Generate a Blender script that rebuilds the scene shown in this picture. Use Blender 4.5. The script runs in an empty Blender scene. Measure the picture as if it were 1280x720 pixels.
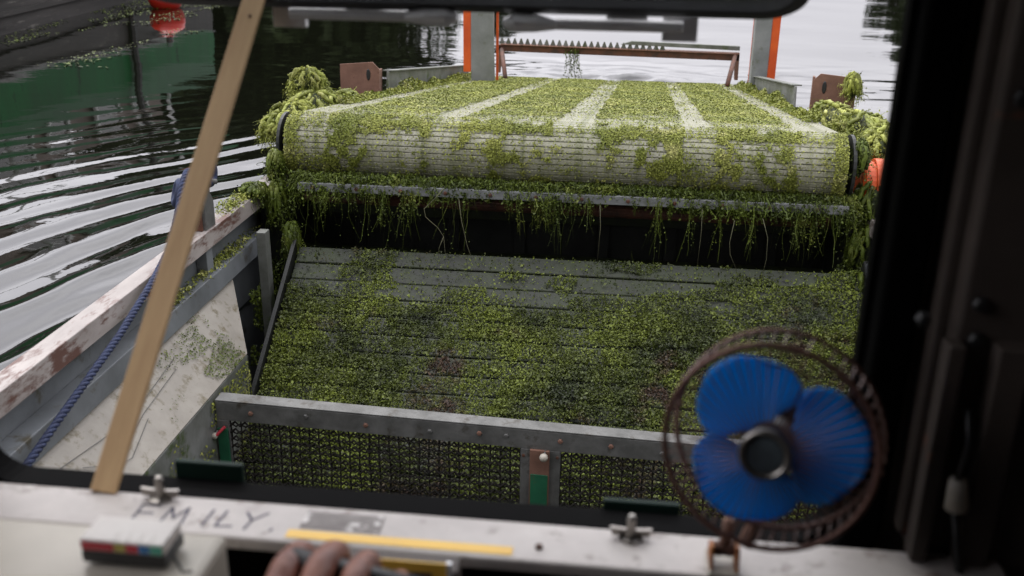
import bpy, math, random
import numpy as np
from mathutils import Matrix, Vector
C = bpy.context.scene.collection
rnd = random.Random(7); rng = np.random.default_rng(7)
PI = math.pi; rad = math.radians

# ------------------------------------------------------------------ camera
FPX = 1244.0
_F = np.array([150, 478, -FPX]); _F /= np.linalg.norm(_F)
_X = np.array([11000, -643, 1244.0]); _X /= np.linalg.norm(_X)
_X = _X - _F*np.dot(_X, _F); _X /= np.linalg.norm(_X)
_Z = np.cross(_X, _F)
R = np.column_stack([_X, _F, _Z])            # world -> camera
CAM = np.array([0, 0, 1.25])
cd = bpy.data.cameras.new('camera'); cam = bpy.data.objects.new('camera', cd); C.objects.link(cam)
cd.sensor_width = 36; cd.lens = 36*FPX/1280; cd.clip_start = .02; cd.clip_end = 2000
cam.matrix_world = Matrix.Translation(Vector(CAM)) @ Matrix(R.T.tolist()).to_4x4()
cd.dof.use_dof = True; cd.dof.focus_distance = 3.25; cd.dof.aperture_fstop = 5.0; cd.dof.aperture_blades = 9
bpy.context.scene.camera = cam

# ------------------------------------------------------------------ sky, sun, exposure
sc = bpy.context.scene
w = bpy.data.worlds.new('World'); sc.world = w; w.use_nodes = True
nt = w.node_tree; nt.nodes.clear()
SUN_EL, SUN_AZ = rad(52), rad(-35)           # azimuth from +Y towards +X
sky = nt.nodes.new('ShaderNodeTexSky'); sky.sky_type = 'NISHITA'; sky.sun_disc = False
sky.sun_elevation = SUN_EL; sky.sun_rotation = SUN_AZ; sky.dust_density = 5; sky.air_density = 1.3
hs = nt.nodes.new('ShaderNodeHueSaturation'); hs.inputs['Saturation'].default_value = .14
ov = nt.nodes.new('ShaderNodeMix'); ov.data_type = 'RGBA'; ov.inputs[0].default_value = .8
tc = nt.nodes.new('ShaderNodeTexCoord'); mp = nt.nodes.new('ShaderNodeMapping'); mp.inputs['Scale'].default_value = (1, 1, 3.5)
nz = nt.nodes.new('ShaderNodeTexNoise'); nz.inputs['Scale'].default_value = 2.2; nz.inputs['Detail'].default_value = 6
cr = nt.nodes.new('ShaderNodeValToRGB')
cr.color_ramp.elements[0].position = .3; cr.color_ramp.elements[0].color = (17, 16.8, 18.4, 1)
cr.color_ramp.elements[1].position = .72; cr.color_ramp.elements[1].color = (26, 25.6, 27.0, 1)
bg = nt.nodes.new('ShaderNodeBackground'); bg.inputs['Strength'].default_value = .10
wo = nt.nodes.new('ShaderNodeOutputWorld')
L = nt.links.new
L(sky.outputs[0], hs.inputs['Color']); L(tc.outputs['Generated'], mp.inputs[0]); L(mp.outputs[0], nz.inputs[0]); L(nz.outputs[0], cr.inputs[0])
# overcast: darker towards the horizon, all the way round
sx = nt.nodes.new('ShaderNodeSeparateXYZ'); L(tc.outputs['Generated'], sx.inputs[0])
gr = nt.nodes.new('ShaderNodeMapRange'); gr.interpolation_type = 'SMOOTHSTEP'; gr.inputs[1].default_value = .02; gr.inputs[2].default_value = .36; gr.inputs[3].default_value = .53; gr.inputs[4].default_value = 1.12
L(sx.outputs[2], gr.inputs[0]); vm = nt.nodes.new('ShaderNodeVectorMath'); vm.operation = 'SCALE'; L(cr.outputs[0], vm.inputs[0]); dp = nt.nodes.new('ShaderNodeVectorMath'); dp.operation = 'DOT_PRODUCT'; L(tc.outputs['Generated'], dp.inputs[0])
dp.inputs[1].default_value = (math.sin(SUN_AZ)*math.cos(SUN_EL), math.cos(SUN_AZ)*math.cos(SUN_EL), math.sin(SUN_EL))
gs = nt.nodes.new('ShaderNodeMapRange'); gs.interpolation_type = 'SMOOTHSTEP'; gs.inputs[1].default_value = -.3; gs.inputs[2].default_value = .98; gs.inputs[3].default_value = .50; gs.inputs[4].default_value = 1.8
L(dp.outputs['Value'], gs.inputs[0]); m2 = nt.nodes.new('ShaderNodeMath'); m2.operation = 'MULTIPLY'; L(gr.outputs[0], m2.inputs[0]); L(gs.outputs[0], m2.inputs[1])
L(m2.outputs[0], vm.inputs['Scale'])
L(hs.outputs[0], ov.inputs[6]); L(vm.outputs[0], ov.inputs[7]); L(ov.outputs[2], bg.inputs[0]); L(bg.outputs[0], wo.inputs[0])
sl = bpy.data.lights.new('sun', 'SUN'); sl.energy = .9; sl.angle = rad(18); sl.color = (1, .97, .92)
so = bpy.data.objects.new('sun', sl); C.objects.link(so)
sd = Vector((math.sin(SUN_AZ)*math.cos(SUN_EL), math.cos(SUN_AZ)*math.cos(SUN_EL), math.sin(SUN_EL)))
so.rotation_euler = sd.to_track_quat('Z', 'Y').to_euler(); so.location = (0, 0, 30)
sc.view_settings.view_transform = 'Standard'; sc.view_settings.look = 'None'; sc.view_settings.gamma = 1
sc.view_settings.exposure = -.35

# ------------------------------------------------------------------ materials
def lin(h):
    c = [int(h[i:i+2], 16)/255 for i in (0, 2, 4)]
    return [x/12.92 if x <= .04045 else ((x+.055)/1.055)**2.4 for x in c]
def mat(name, c1, c2=None, scale=8, rough=.6, metal=0, bump=.2, c3=None, s3=20, t3=.62, stretch=(1, 1, 1), island=0, rvar=.1, bscale=None, trans=0, spec=.5, soft=.04):
    m = bpy.data.materials.new(name); m.use_nodes = True
    n = m.node_tree; ns = n.nodes; l = n.links.new; b = ns['Principled BSDF']
    c2 = c2 or [x*.7 for x in c1]
    tcn = ns.new('ShaderNodeTexCoord'); mpn = ns.new('ShaderNodeMapping'); mpn.inputs['Scale'].default_value = stretch
    l(tcn.outputs['Object'], mpn.inputs[0])
    a = ns.new('ShaderNodeTexNoise'); a.inputs['Scale'].default_value = scale; a.inputs['Detail'].default_value = 7; a.inputs['Roughness'].default_value = .65
    l(mpn.outputs[0], a.inputs[0])
    r = ns.new('ShaderNodeValToRGB'); r.color_ramp.elements[0].position = .35; r.color_ramp.elements[1].position = .65
    r.color_ramp.elements[0].color = (*c2, 1); r.color_ramp.elements[1].color = (*c1, 1)
    l(a.outputs[0], r.inputs[0]); out = r.outputs[0]
    if c3:
        a3 = ns.new('ShaderNodeTexNoise'); a3.inputs['Scale'].default_value = s3; a3.inputs['Detail'].default_value = 9; a3.inputs['Roughness'].default_value = .7
        l(mpn.outputs[0], a3.inputs[0])
        r3 = ns.new('ShaderNodeValToRGB'); r3.color_ramp.elements[0].position = t3; r3.color_ramp.elements[1].position = t3+soft
        l(a3.outputs[0], r3.inputs[0])
        mx = ns.new('ShaderNodeMix'); mx.data_type = 'RGBA'; l(r3.outputs[0], mx.inputs[0]); l(out, mx.inputs[6]); mx.inputs[7].default_value = (*c3, 1); out = mx.outputs[2]
    if island:
        g = ns.new('ShaderNodeNewGeometry'); h = ns.new('ShaderNodeHueSaturation'); mm = ns.new('ShaderNodeMapRange')
        mm.inputs[3].default_value = 1-island; mm.inputs[4].default_value = 1+island
        l(g.outputs['Random Per Island'], mm.inputs[0]); l(mm.outputs[0], h.inputs['Value']); l(out, h.inputs['Color']); out = h.outputs[0]
    l(out, b.inputs['Base Color'])
    b.inputs['Metallic'].default_value = metal; b.inputs['Specular IOR Level'].default_value = spec
    rr = ns.new('ShaderNodeMapRange'); rr.inputs[3].default_value = max(.03, rough-rvar); rr.inputs[4].default_value = min(1, rough+rvar)
    l(a.outputs[0], rr.inputs[0]); l(rr.outputs[0], b.inputs['Roughness'])
    if bump:
        bn = ns.new('ShaderNodeTexNoise'); bn.inputs['Scale'].default_value = bscale or scale*6; bn.inputs['Detail'].default_value = 5
        l(mpn.outputs[0], bn.inputs[0]); bp = ns.new('ShaderNodeBump'); bp.inputs['Strength'].default_value = bump; bp.inputs['Distance'].default_value = .004
        l(bn.outputs[0], bp.inputs['Height']); l(bp.outputs[0], b.inputs['Normal'])
    if trans: b.inputs['Transmission Weight'].default_value = trans
    return m
M = {}
M['galv'] = mat('galvanised_steel', [.19, .19, .18], [.095, .095, .088], 11, .55, .25, .3, c3=[.055, .045, .03], s3=12, t3=.56, soft=.12)
M['galv_light'] = mat('pale_galvanised', [.30, .31, .31], [.20, .21, .205], 6, .5, .2, .2, c3=[.12, .13, .08], s3=8, t3=.6, soft=.1)
M['galv_dirty'] = mat('stained_steel', [0.216, 0.2232, 0.2088], [0.108, 0.1152, 0.0936], 7, .6, .2, .3, c3=[.06, .09, .02], s3=11, t3=.55, soft=.1)
M['grey_paint'] = mat('grey_paint', [.20, .215, .225], [.12, .13, .135], 5, .45, 0, .15, c3=[.08, .07, .045], s3=12, t3=.57, soft=.1)
M['gunwale'] = mat('worn_white_paint', [.40, .36, .33], [.25, .22, .20], 9, .5, 0, .25, c3=[.12, .06, .045], s3=24, t3=.50, stretch=(1, .3, 1), soft=.10)
M['slope'] = mat('dirty_cream_plate', [.36, .335, .285], [.23, .21, .175], 4, .55, 0, .2, c3=[.15, .125, .07], s3=22, t3=.53, soft=.12)
M['dark_hold'] = mat('dark_wet_steel', [0.021, 0.0228, 0.0192], [0.009, 0.0102, 0.0084], 9, .5, .1, .3)
M['deck'] = mat('wet_deck_steel', [.024, .027, .018], [.012, .015, .008], 7, .5, .1, .3, c3=[.022, .032, .006], s3=14, t3=.40, soft=.2)
M['belt'] = mat('grimy_white_plastic', [.44, .43, .34], [.28, .28, .18], 5, .55, 0, .1, c3=[.13, .145, .045], s3=22, t3=.50, soft=.16)
M['seam'] = mat('belt_core', [.16, .16, .11], [.07, .08, .04], 14, .7, 0, .1)
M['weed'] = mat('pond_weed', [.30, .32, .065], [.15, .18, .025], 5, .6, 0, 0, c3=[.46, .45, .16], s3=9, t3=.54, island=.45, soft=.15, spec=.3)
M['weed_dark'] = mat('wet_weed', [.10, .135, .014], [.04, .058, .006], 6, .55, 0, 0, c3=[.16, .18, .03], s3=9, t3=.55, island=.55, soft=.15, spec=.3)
M['weed_deck'] = mat('shaded_hold_weed', [.145, .180, .022], [.022, .032, .006], 4.5, .5, 0, 0, c3=[.055, .032, .018], s3=3.1, t3=.545, island=.7, soft=.07, spec=.35)  # darker than the belt weed: the hold's shade is put into the colour
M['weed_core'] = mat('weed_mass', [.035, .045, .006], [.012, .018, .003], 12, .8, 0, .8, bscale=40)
M['root'] = mat('pale_root', [.17, .165, .09], [.08, .08, .04], 20, .7, 0, 0)
M['rust'] = mat('rusty_plate', [.24, .125, .085], [.15, .075, .05], 12, .8, 0, .3, c3=[.10, .045, .025], s3=25, t3=.6)
M['rust_dark'] = mat('rusted_bar', [.15, .06, .035], [.06, .035, .025], 18, .8, .1, .4)
M['orange'] = mat('orange_paint', [.80, .13, .02], [.60, .08, .018], 6, .45, 0, .05)
M['wood'] = mat('raw_timber', [.58, .39, .20], [.46, .29, .14], 9, .7, 0, .15, stretch=(6, 6, .6), bscale=60, c3=[.34, .20, .09], s3=7, t3=.62, soft=.12)
M['rubber'] = mat('black_rubber', [.004, .004, .004], [.002, .002, .002], 12, .6, 0, .1, spec=.02)
M['cabwall'] = mat('brown_black_cab_lining', [.085, .066, .055], [.042, .032, .026], 4, .6, 0, .15, c3=[.12, .055, .035], s3=14, t3=.62)
M['ledge'] = mat('scuffed_white_ledge', [.54, .50, .465], [.36, .325, .30], 7, .45, 0, .15, c3=[.17, .13, .105], s3=30, t3=.56, stretch=(.8, 1, 1), soft=.12)
M['cream'] = mat('cream_plastic', [.50, .46, .385], [.40, .365, .30], 6, .4, 0, .05, c3=[.24, .20, .15], s3=16, t3=.62, soft=.1)
M['black'] = mat('black_plastic', [.02, .02, .02], None, 8, .4, 0, .05)
M['blue'] = mat('blue_plastic', [.012, .30, .72], [.01, .25, .64], 6, .3, 0, .02)
_b = M['blue'].node_tree; _t = _b.nodes.new('ShaderNodeBsdfTranslucent'); _t.inputs[0].default_value = (.01, .46, .92, 1); _m = _b.nodes.new('ShaderNodeMixShader'); _m.inputs[0].default_value = .5
_b.links.new(_b.nodes['Principled BSDF'].outputs[0], _m.inputs[1]); _b.links.new(_t.outputs[0], _m.inputs[2]); _b.links.new(_m.outputs[0], _b.nodes['Material Output'].inputs[0])
M['chrome'] = mat('tarnished_chrome', [.42, .40, .37], [.2, .18, .16], 20, .3, .9, .05)
M['cage'] = mat('brown_fan_wire', [.20, .10, .075], [.10, .05, .035], 20, .4, .4, .05)
M['rope'] = mat('navy_rope', [.035, .05, .11], [.015, .02, .05], 60, .8, 0, .5, bscale=300)
M['yellow'] = mat('yellow_tape', [.80, .50, .07], [.70, .42, .06], 12, .45, 0, .1)
M['ink'] = mat('marker_ink', [.02, .018, .045], [.04, .036, .065], 30, .6, 0, 0)
M['skin'] = mat('skin', [.37, .155, .10], [.22, .085, .06], 55, .45, 0, .5, bscale=120)
M['cloth'] = mat('dark_sleeve_cloth', [.03, .035, .05], [.02, .022, .03], 30, .9, 0, .4, bscale=300)
M['green_paint'] = mat('green_paint', [.02, .15, .07], [.012, .09, .045], 10, .5, 0, .15, c3=[.14, .07, .04], s3=22, t3=.58)
M['dark_green'] = mat('dark_green_paint', [.008, .025, .017], [.005, .016, .012], 10, .6, 0, .1, spec=.2)
M['meshwire'] = mat('rusty_mesh_wire', [.018, .015, .012], [.008, .007, .006], 30, .7, 0, .1, spec=.2)
M['alu'] = mat('aluminium_arm', [.8, .8, .8], [.65, .65, .65], 16, .35, .35, .05)
M['tree_leaf'] = mat('tree_leaves', [.038, .058, .015], [.018, .028, .007], 1.2, .7, 0, 0, island=.4, spec=.2)
M['bark'] = mat('bark', [.07, .055, .04], None, 4, .9, 0, .5)
M['hull_grey'] = mat('moored_hull_grey', [.07, .066, .062], [.03, .029, .027], 2.5, .6, 0, .1, c3=[.18, .17, .15], s3=7, t3=.58, stretch=(1, .25, 4), soft=.1, spec=.1)
M['hull_green'] = mat('moored_hull_green', [.008, .12, .032], [.005, .075, .02], 2, .6, 0, .05, c3=[.006, .03, .012], s3=4, t3=.60, stretch=(1, 1, .3), spec=.1)
M['pale_green'] = mat('pale_green_paint', [.06, .15, .08], [.045, .11, .06], 2, .6, 0, .05, spec=.1)
M['cabin'] = mat('brown_cabin', [.24, .19, .165], [.15, .12, .105], 3, .6, 0, .05, spec=.1)
M['frame_pale'] = mat('pale_window_frame', [.65, .65, .62], None, 5, .5, 0, .05)
M['dark_glass'] = mat('dark_window_glass', [.02, .016, .013], None, 5, .1, 0, 0)
M['bank'] = mat('grassy_bank', [.06, .08, .03], [.035, .045, .02], .8, .9, 0, .5)
M['card_red'] = mat('red_print', [.55, .04, .06], None, 30, .5, 0, 0)
M['card_blue'] = mat('blue_print', [.05, .20, .45], None, 30, .5, 0, 0)
M['card_green'] = mat('green_print', [.10, .42, .30], None, 30, .5, 0, 0)
M['card_olive'] = mat('olive_print', [.50, .42, .10], None, 30, .5, 0, 0)
M['cardboard'] = mat('white_card', [.68, .65, .60], [.60, .56, .52], 20, .5, 0, .05)
M['scrape'] = mat('grey_scraped_patch', [.22, .20, .185], [.12, .10, .09], 30, .6, 0, .2, c3=[.58, .55, .52], s3=45, t3=.55)
M['froth'] = mat('froth', [.7, .7, .68], None, 20, .6, 0, 0)

g = bpy.data.materials.new('window_glass'); g.use_nodes = True; M['glass'] = g
gn = g.node_tree; tr_ = gn.nodes.new('ShaderNodeBsdfTransparent'); tr_.inputs[0].default_value = (.88, .90, .91, 1); gl_ = gn.nodes.new('ShaderNodeBsdfGlossy'); gl_.inputs['Roughness'].default_value = .08
fr_ = gn.nodes.new('ShaderNodeFresnel'); fr_.inputs[0].default_value = 1.5; ms_ = gn.nodes.new('ShaderNodeMixShader')
gn.links.new(fr_.outputs[0], ms_.inputs[0]); gn.links.new(tr_.outputs[0], ms_.inputs[1]); gn.links.new(gl_.outputs[0], ms_.inputs[2]); gn.links.new(ms_.outputs[0], gn.nodes['Material Output'].inputs[0])

wm = bpy.data.materials.new('river_water'); wm.use_nodes = True; M['water'] = wm
n_ = wm.node_tree; b = n_.nodes['Principled BSDF']
b.inputs['Base Color'].default_value = (.0045, .005, .003, 1); b.inputs['Roughness'].default_value = .03; b.inputs['IOR'].default_value = 1.5
t_ = n_.nodes.new('ShaderNodeTexCoord'); mm_ = n_.nodes.new('ShaderNodeMapping'); mm_.inputs['Scale'].default_value = (1, 1.6, 1); mm_.inputs['Rotation'].default_value = (0, 0, rad(-15))
q = n_.nodes.new('ShaderNodeTexNoise'); q.inputs['Scale'].default_value = 2.4; q.inputs['Detail'].default_value = 4
bp_ = n_.nodes.new('ShaderNodeBump'); bp_.inputs['Strength'].default_value = .10; bp_.inputs['Distance'].default_value = .02
n_.links.new(t_.outputs['Object'], mm_.inputs[0]); n_.links.new(mm_.outputs[0], q.inputs[0]); n_.links.new(q.outputs[0], bp_.inputs['Height']); n_.links.new(bp_.outputs[0], b.inputs['Normal'])

# ------------------------------------------------------------------ helpers
class MB:
    def __init__(s): s.v = []; s.f = []
    def add(s, v, f):
        o = len(s.v); s.v += [tuple(p) for p in v]; s.f += [tuple(i+o for i in q) for q in f]; return s
    def box(s, x0, x1, y0, y1, z0, z1, mt=None):
        v = [(x0, y0, z0), (x1, y0, z0), (x1, y1, z0), (x0, y1, z0), (x0, y0, z1), (x1, y0, z1), (x1, y1, z1), (x0, y1, z1)]
        if mt is not None: v = [tuple(mt @ Vector(p)) for p in v]
        return s.add(v, [(0, 3, 2, 1), (4, 5, 6, 7), (0, 1, 5, 4), (1, 2, 6, 5), (2, 3, 7, 6), (3, 0, 4, 7)])
    def tube(s, pts, r, n=8, caps=True, rs=None):
        pts = [Vector(p) for p in pts]; V = []; F = []; up = Vector((.13, .21, .97)); prev = None
        for i, p in enumerate(pts):
            d = (pts[min(i+1, len(pts)-1)]-pts[max(i-1, 0)]).normalized()
            a = d.cross(up) if prev is None else prev-d*prev.dot(d)
            if a.length < 1e-4: a = d.cross(Vector((1, 0, 0)))
            a.normalize(); prev = a; bb = d.cross(a); rr = rs[i] if rs else r
            for k in range(n):
                t = 2*PI*k/n; V.append(p+a*(rr*math.cos(t))+bb*(rr*math.sin(t)))
        for i in range(len(pts)-1):
            for k in range(n): F.append((i*n+k, i*n+(k+1) % n, (i+1)*n+(k+1) % n, (i+1)*n+k))
        if caps: F.append(tuple(range(n))[::-1]); F.append(tuple(range((len(pts)-1)*n, len(pts)*n)))
        return s.add(V, F)
    def prism(s, poly, d0, d1, fn):
        """poly: 2D outline, fn(a,b,d) -> 3D; extruded from d0 to d1"""
        n = len(poly); v = [fn(a, b_, d0) for a, b_ in poly]+[fn(a, b_, d1) for a, b_ in poly]
        return s.add(v, [tuple(range(n)), tuple(range(n, 2*n))[::-1]]+[(i, i+n, (i+1) % n+n, (i+1) % n) for i in range(n)])
    def lathe(s, prof, c, axis='z', n=24, mt=None):
        V = []; F = []
        for (r, h) in prof:
            for k in range(n):
                t = 2*PI*k/n; a, b_ = r*math.cos(t), r*math.sin(t)
                p = {'z': (a, b_, h), 'y': (a, h, b_), 'x': (h, a, b_)}[axis]
                p = Vector(p)
                if mt is not None: p = mt @ p
                V.append((p[0]+c[0], p[1]+c[1], p[2]+c[2]))
        for i in range(len(prof)-1):
            for k in range(n): F.append((i*n+k, i*n+(k+1) % n, (i+1)*n+(k+1) % n, (i+1)*n+k))
        return s.add(V, F)
    def build(s, name, m, parent=None, bevel=0, smooth=False):
        me = bpy.data.meshes.new(name); me.from_pydata(s.v, [], s.f)
        import bmesh as _b
        bm = _b.new(); bm.from_mesh(me); _b.ops.recalc_face_normals(bm, faces=bm.faces); bm.to_mesh(me); bm.free()
        me.materials.append(m)
        o = bpy.data.objects.new(name, me); C.objects.link(o)
        if parent: o.parent = parent
        if smooth: me.polygons.foreach_set('use_smooth', [True]*len(me.polygons))
        if bevel:
            md = o.modifiers.new('bevel', 'BEVEL'); md.width = bevel; md.segments = 2; md.limit_method = 'ANGLE'
        return o
def np_mesh(name, V, F, m, parent=None, smooth=False):
    V = np.asarray(V, np.float32).reshape(-1, 3); F = np.asarray(F, np.int32)
    me = bpy.data.meshes.new(name); nf, k = F.shape
    me.vertices.add(len(V)); me.vertices.foreach_set('co', V.ravel())
    me.loops.add(nf*k); me.loops.foreach_set('vertex_index', F.ravel())
    me.polygons.add(nf); me.polygons.foreach_set('loop_start', np.arange(0, nf*k, k, dtype=np.int32)); me.polygons.foreach_set('loop_total', np.full(nf, k, np.int32))
    if smooth: me.polygons.foreach_set('use_smooth', np.ones(nf, bool))
    me.update(calc_edges=True); me.materials.append(m)
    o = bpy.data.objects.new(name, me); C.objects.link(o)
    if parent: o.parent = parent
    return o
def tag(o, label=None, cat=None, group=None, kind=None):
    for k, v in (('label', label), ('category', cat), ('group', group), ('kind', kind)):
        if v: o[k] = v
    return o
def thing(name, label, cat, group=None, loc=(0, 0, 0)):
    o = bpy.data.objects.new(name, None); C.objects.link(o); o.location = loc; o.empty_display_size = .1
    return tag(o, label, cat, group)
def dup(o, parent=None):
    c = o.copy(); C.objects.link(c); c.parent = parent
    for ch in o.children: dup(ch, c)
    return c
_H = rng.random((64, 64))
def vnoise(x, y):
    xi = np.floor(x).astype(int); yi = np.floor(y).astype(int); fx = x-xi; fy = y-yi
    fx = fx*fx*(3-2*fx); fy = fy*fy*(3-2*fy)
    h = lambda a, b_: _H[a % 64, b_ % 64]
    return (h(xi, yi)*(1-fx)+h(xi+1, yi)*fx)*(1-fy)+(h(xi, yi+1)*(1-fx)+h(xi+1, yi+1)*fx)*fy
def fbm(x, y, o=4):
    s = 0; a = .5; t = 0
    for i in range(o):
        s = s+a*vnoise(x*2**i+17.3*i, y*2**i+5.1*i); t += a; a *= .5
    return s/t
def leaves(P, N, size, tilt=.6):
    """one small folded diamond per point; P (n,3), N (n,3) normals, size (n,)"""
    n = len(P); A = rng.normal(size=(n, 3)); N = N+rng.normal(size=(n, 3))*tilt; N /= np.linalg.norm(N, axis=1)[:, None]
    A -= N*(A*N).sum(1)[:, None]; A /= np.linalg.norm(A, axis=1)[:, None]; B = np.cross(N, A); s = size[:, None]
    V = np.stack([P-A*s*.6, P+B*s*.38+N*s*.15, P+A*s*.6, P-B*s*.38+N*s*.12], 1)
    return V.reshape(-1, 3), np.arange(4*n).reshape(n, 4)
def strands(starts, dirs, length, width, seg=6, droop=0, wob=.15):
    n = len(starts); P = np.array(starts, float); D = np.array(dirs, float); D /= np.linalg.norm(D, axis=1)[:, None]
    S = rng.normal(size=(n, 3)); S -= D*(S*D).sum(1)[:, None]; S /= np.linalg.norm(S, axis=1)[:, None]
    pts = [P.copy()]; st = (length/seg)[:, None]
    for i in range(seg):
        D = D+rng.normal(size=(n, 3))*wob; D[:, 2] -= droop; D /= np.linalg.norm(D, axis=1)[:, None]
        P = P+D*st; pts.append(P.copy())
    Vs = []
    for i, p in enumerate(pts):
        wd = (width*(1-.75*i/seg))[:, None]; Vs += [p-S*wd*.5, p+S*wd*.5]
    V = np.stack(Vs, 1); base = (np.arange(n)*(2*(seg+1)))[:, None]; F = []
    for i in range(seg): F.append(base+np.array([2*i, 2*i+1, 2*i+3, 2*i+2]))
    return V.reshape(-1, 3), np.concatenate(F), np.stack(pts, 1)
def join(parts):
    V = []; F = []; o = 0
    for v, f in parts: V.append(v); F.append(f+o); o += len(v)
    return np.concatenate(V), np.concatenate(F)

# ------------------------------------------------------------------ setting: water, banks
def axis(segs):
    out = []
    for a, b_, st in segs: out += list(np.arange(a, b_-1e-6, st))
    out.append(segs[-1][1]); return np.array(out)
xs = axis([(-14, -6, .10), (-6, -3.5, .045), (-3.5, -1.2, .022), (-1.2, 1, .05), (1, 9, .09)])
ys = axis([(-2, 1.2, .08), (1.2, 6.5, .025), (6.5, 11, .05), (11, 26, .11)])
X_, Y_ = np.meshgrid(xs, ys)
def waterh(x, y):
    wx = x+.30*(fbm(x*.9, y*.5)-.5)+.17*(fbm(x*2.2, y*1.1+9)-.5); wy = y+.35*(fbm(x*.7+30, y*.5+11)-.5)
    yc = np.clip(wy-2.8, -2.5, 4)
    s = (wx-.27*yc-.086*yc*np.abs(yc))*.93
    d = np.sqrt((x+1.2)**2+0*y)
    env = np.exp(-np.clip(d-.3, 0, None)/1.3)*1/(1+np.exp((y-5.6-.25*(x+1.2))*2.0))
    env = env*(x < -1)+.25*np.exp(-np.clip(x-.8, 0, None)/2)*(x > 0)/(1+np.exp((y-6)*1.5))
    mod = .45+1.0*fbm(x*1.6+3, y*.8+40, 2)
    h = .0092*env*mod*(np.sin(2*PI*s/.30)+.30*np.sin(2*PI*s/.13+9*fbm(x*2, y*1.2))*fbm(x*3, y*1.5+60)*1.6)
    h += .0015*env*np.sin(2*PI*(wx*.9-.2*wy)/.5)
    # quiet long ripples further out
    h += .0028*np.sin(2*PI*(x*.35+y*.9)/1.5+5*fbm(x*.3, y*.3+7))*.45
    h += .010*(fbm(x*.8+50, y*1.4)-.5)*.35
    # churned water at the pick-up mouth
    m = np.exp(-((x+.1)/1.6)**2-((y-7.7)/.8)**2)
    h += .11*m*(fbm(x*3, y*7+3, 5)-.5)
    edge = np.clip(np.minimum.reduce([x+14, 9-x, y+2, 26-y])/1.5, 0, 1)
    return h*edge
Z_ = waterh(X_, Y_)
ny, nx = X_.shape; V = np.stack([X_, Y_, Z_], -1).reshape(-1, 3)
ii = (np.arange(ny-1)[:, None]*nx+np.arange(nx-1)).ravel()
F = np.stack([ii, ii+1, ii+nx+1, ii+nx], 1)
cx = V[F].mean(1); keep = ~((cx[:, 0] > -1.2) & (cx[:, 0] < .82) & (cx[:, 1] > -1.9) & (cx[:, 1] < 4.1)); F = F[keep]
k0 = len(V); B = 400
outer = np.array([(-B, -B, 0), (-14, -B, 0), (9, -B, 0), (B, -B, 0), (-B, -2, 0), (-14, -2, 0), (9, -2, 0), (B, -2, 0), (-B, 26, 0), (-14, 26, 0), (9, 26, 0), (B, 26, 0), (-B, B, 0), (-14, B, 0), (9, B, 0), (B, B, 0)], float)
Fo = [(r*4+c, r*4+c+1, r*4+c+5, r*4+c+4) for r in range(3) for c in range(3) if not (r == 1 and c == 1)]
water = np_mesh('water', np.concatenate([V, outer]), np.concatenate([F, np.array(Fo)+k0]), M['water'], smooth=True)
tag(water, kind='structure')

def bank(name, pts, w_, h_):
    m = MB(); n = len(pts)
    for i in range(n):
        p = np.array(pts[i]); q = np.array(pts[min(i+1, n-1)]); o_ = np.array(pts[max(i-1, 0)]); d = q-o_; d = d/np.linalg.norm(d); nn = np.array([-d[1], d[0]])
        for k, (a, z) in enumerate([(0, -.6), (.6, .15), (3, h_), (w_, h_*1.2), (w_+300, h_*1.3)]): m.v.append((p[0]+nn[0]*a, p[1]+nn[1]*a, z+rnd.uniform(-.1, .1)*(k > 0)))
    for i in range(n-1):
        for k in range(4): m.f.append((i*5+k, i*5+k+1, (i+1)*5+k+1, (i+1)*5+k))
    return tag(m.build(name, M['bank'], smooth=True), kind='structure')
bank('left_bank', [(-12, -60), (-12, 0), (-13, 18), (-15, 34), (-17, 60), (-15, 110), (60, 135), (90, 60), (70, 0), (60, -60)], 14, .8)

# trees reflected in the water
def make_tree(h, seed, label):
    rr = random.Random(seed); rg = np.random.default_rng(seed)
    t = thing('bank_tree', label, 'tree', 'trees along the river bank')
    m = MB(); m.tube([(0, 0, -.3), (rr.uniform(-.1, .1)*h*.2, 0, h*.25), (rr.uniform(-.1, .1)*h*.3, rr.uniform(-.1, .1)*h*.3, h*.6), (0, 0, h*.9)], .1, 8, rs=[h*.035, h*.026, h*.016, h*.004])
    cl = []
    for i in range(26):
        a = rr.uniform(0, 2*PI); z = h*rr.uniform(.16, .97); rad_ = h*.36*math.sqrt(max(.03, 1-((z/h-.5)/.56)**2))*rr.uniform(.45, 1)
        c = (rad_*math.cos(a), rad_*math.sin(a), z); cl.append((c, h*rr.uniform(.08, .15)))
        if i < 12: m.tube([(0, 0, z*.55), (c[0]*.5, c[1]*.5, z*.8), c], .05, 5, rs=[h*.012, h*.008, h*.003])
    m.build('trunk', M['bark'], t, smooth=True)
    P = []; N = []
    for c, r in cl:
        d = rg.normal(size=(190, 3)); d /= np.linalg.norm(d, axis=1)[:, None]; q_ = np.array(c)+d*r*rg.random((190, 1))**.35*np.array([1.15, 1.15, .8]); P.append(q_); N.append(d)
    P = np.concatenate(P); N = np.concatenate(N)
    Vv, Ff = leaves(P, N, rg.uniform(.045, .085, len(P))*h*.7, .8); np_mesh('crown', Vv, Ff, M['tree_leaf'], t)
    return t
protos = [make_tree(6, 3, 'bushy dark green tree on the left bank'), make_tree(6, 11, 'bushy dark green tree on the left bank'), make_tree(6, 29, 'bushy dark green tree on the left bank')]
spots = []
for i in range(17): spots.append((-15.2+rnd.uniform(-.8, .8)-.02*i*2, 1+i*2.1+rnd.uniform(-.5, .5), rnd.uniform(.62, .85)))     # low row behind the moored barge
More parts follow.
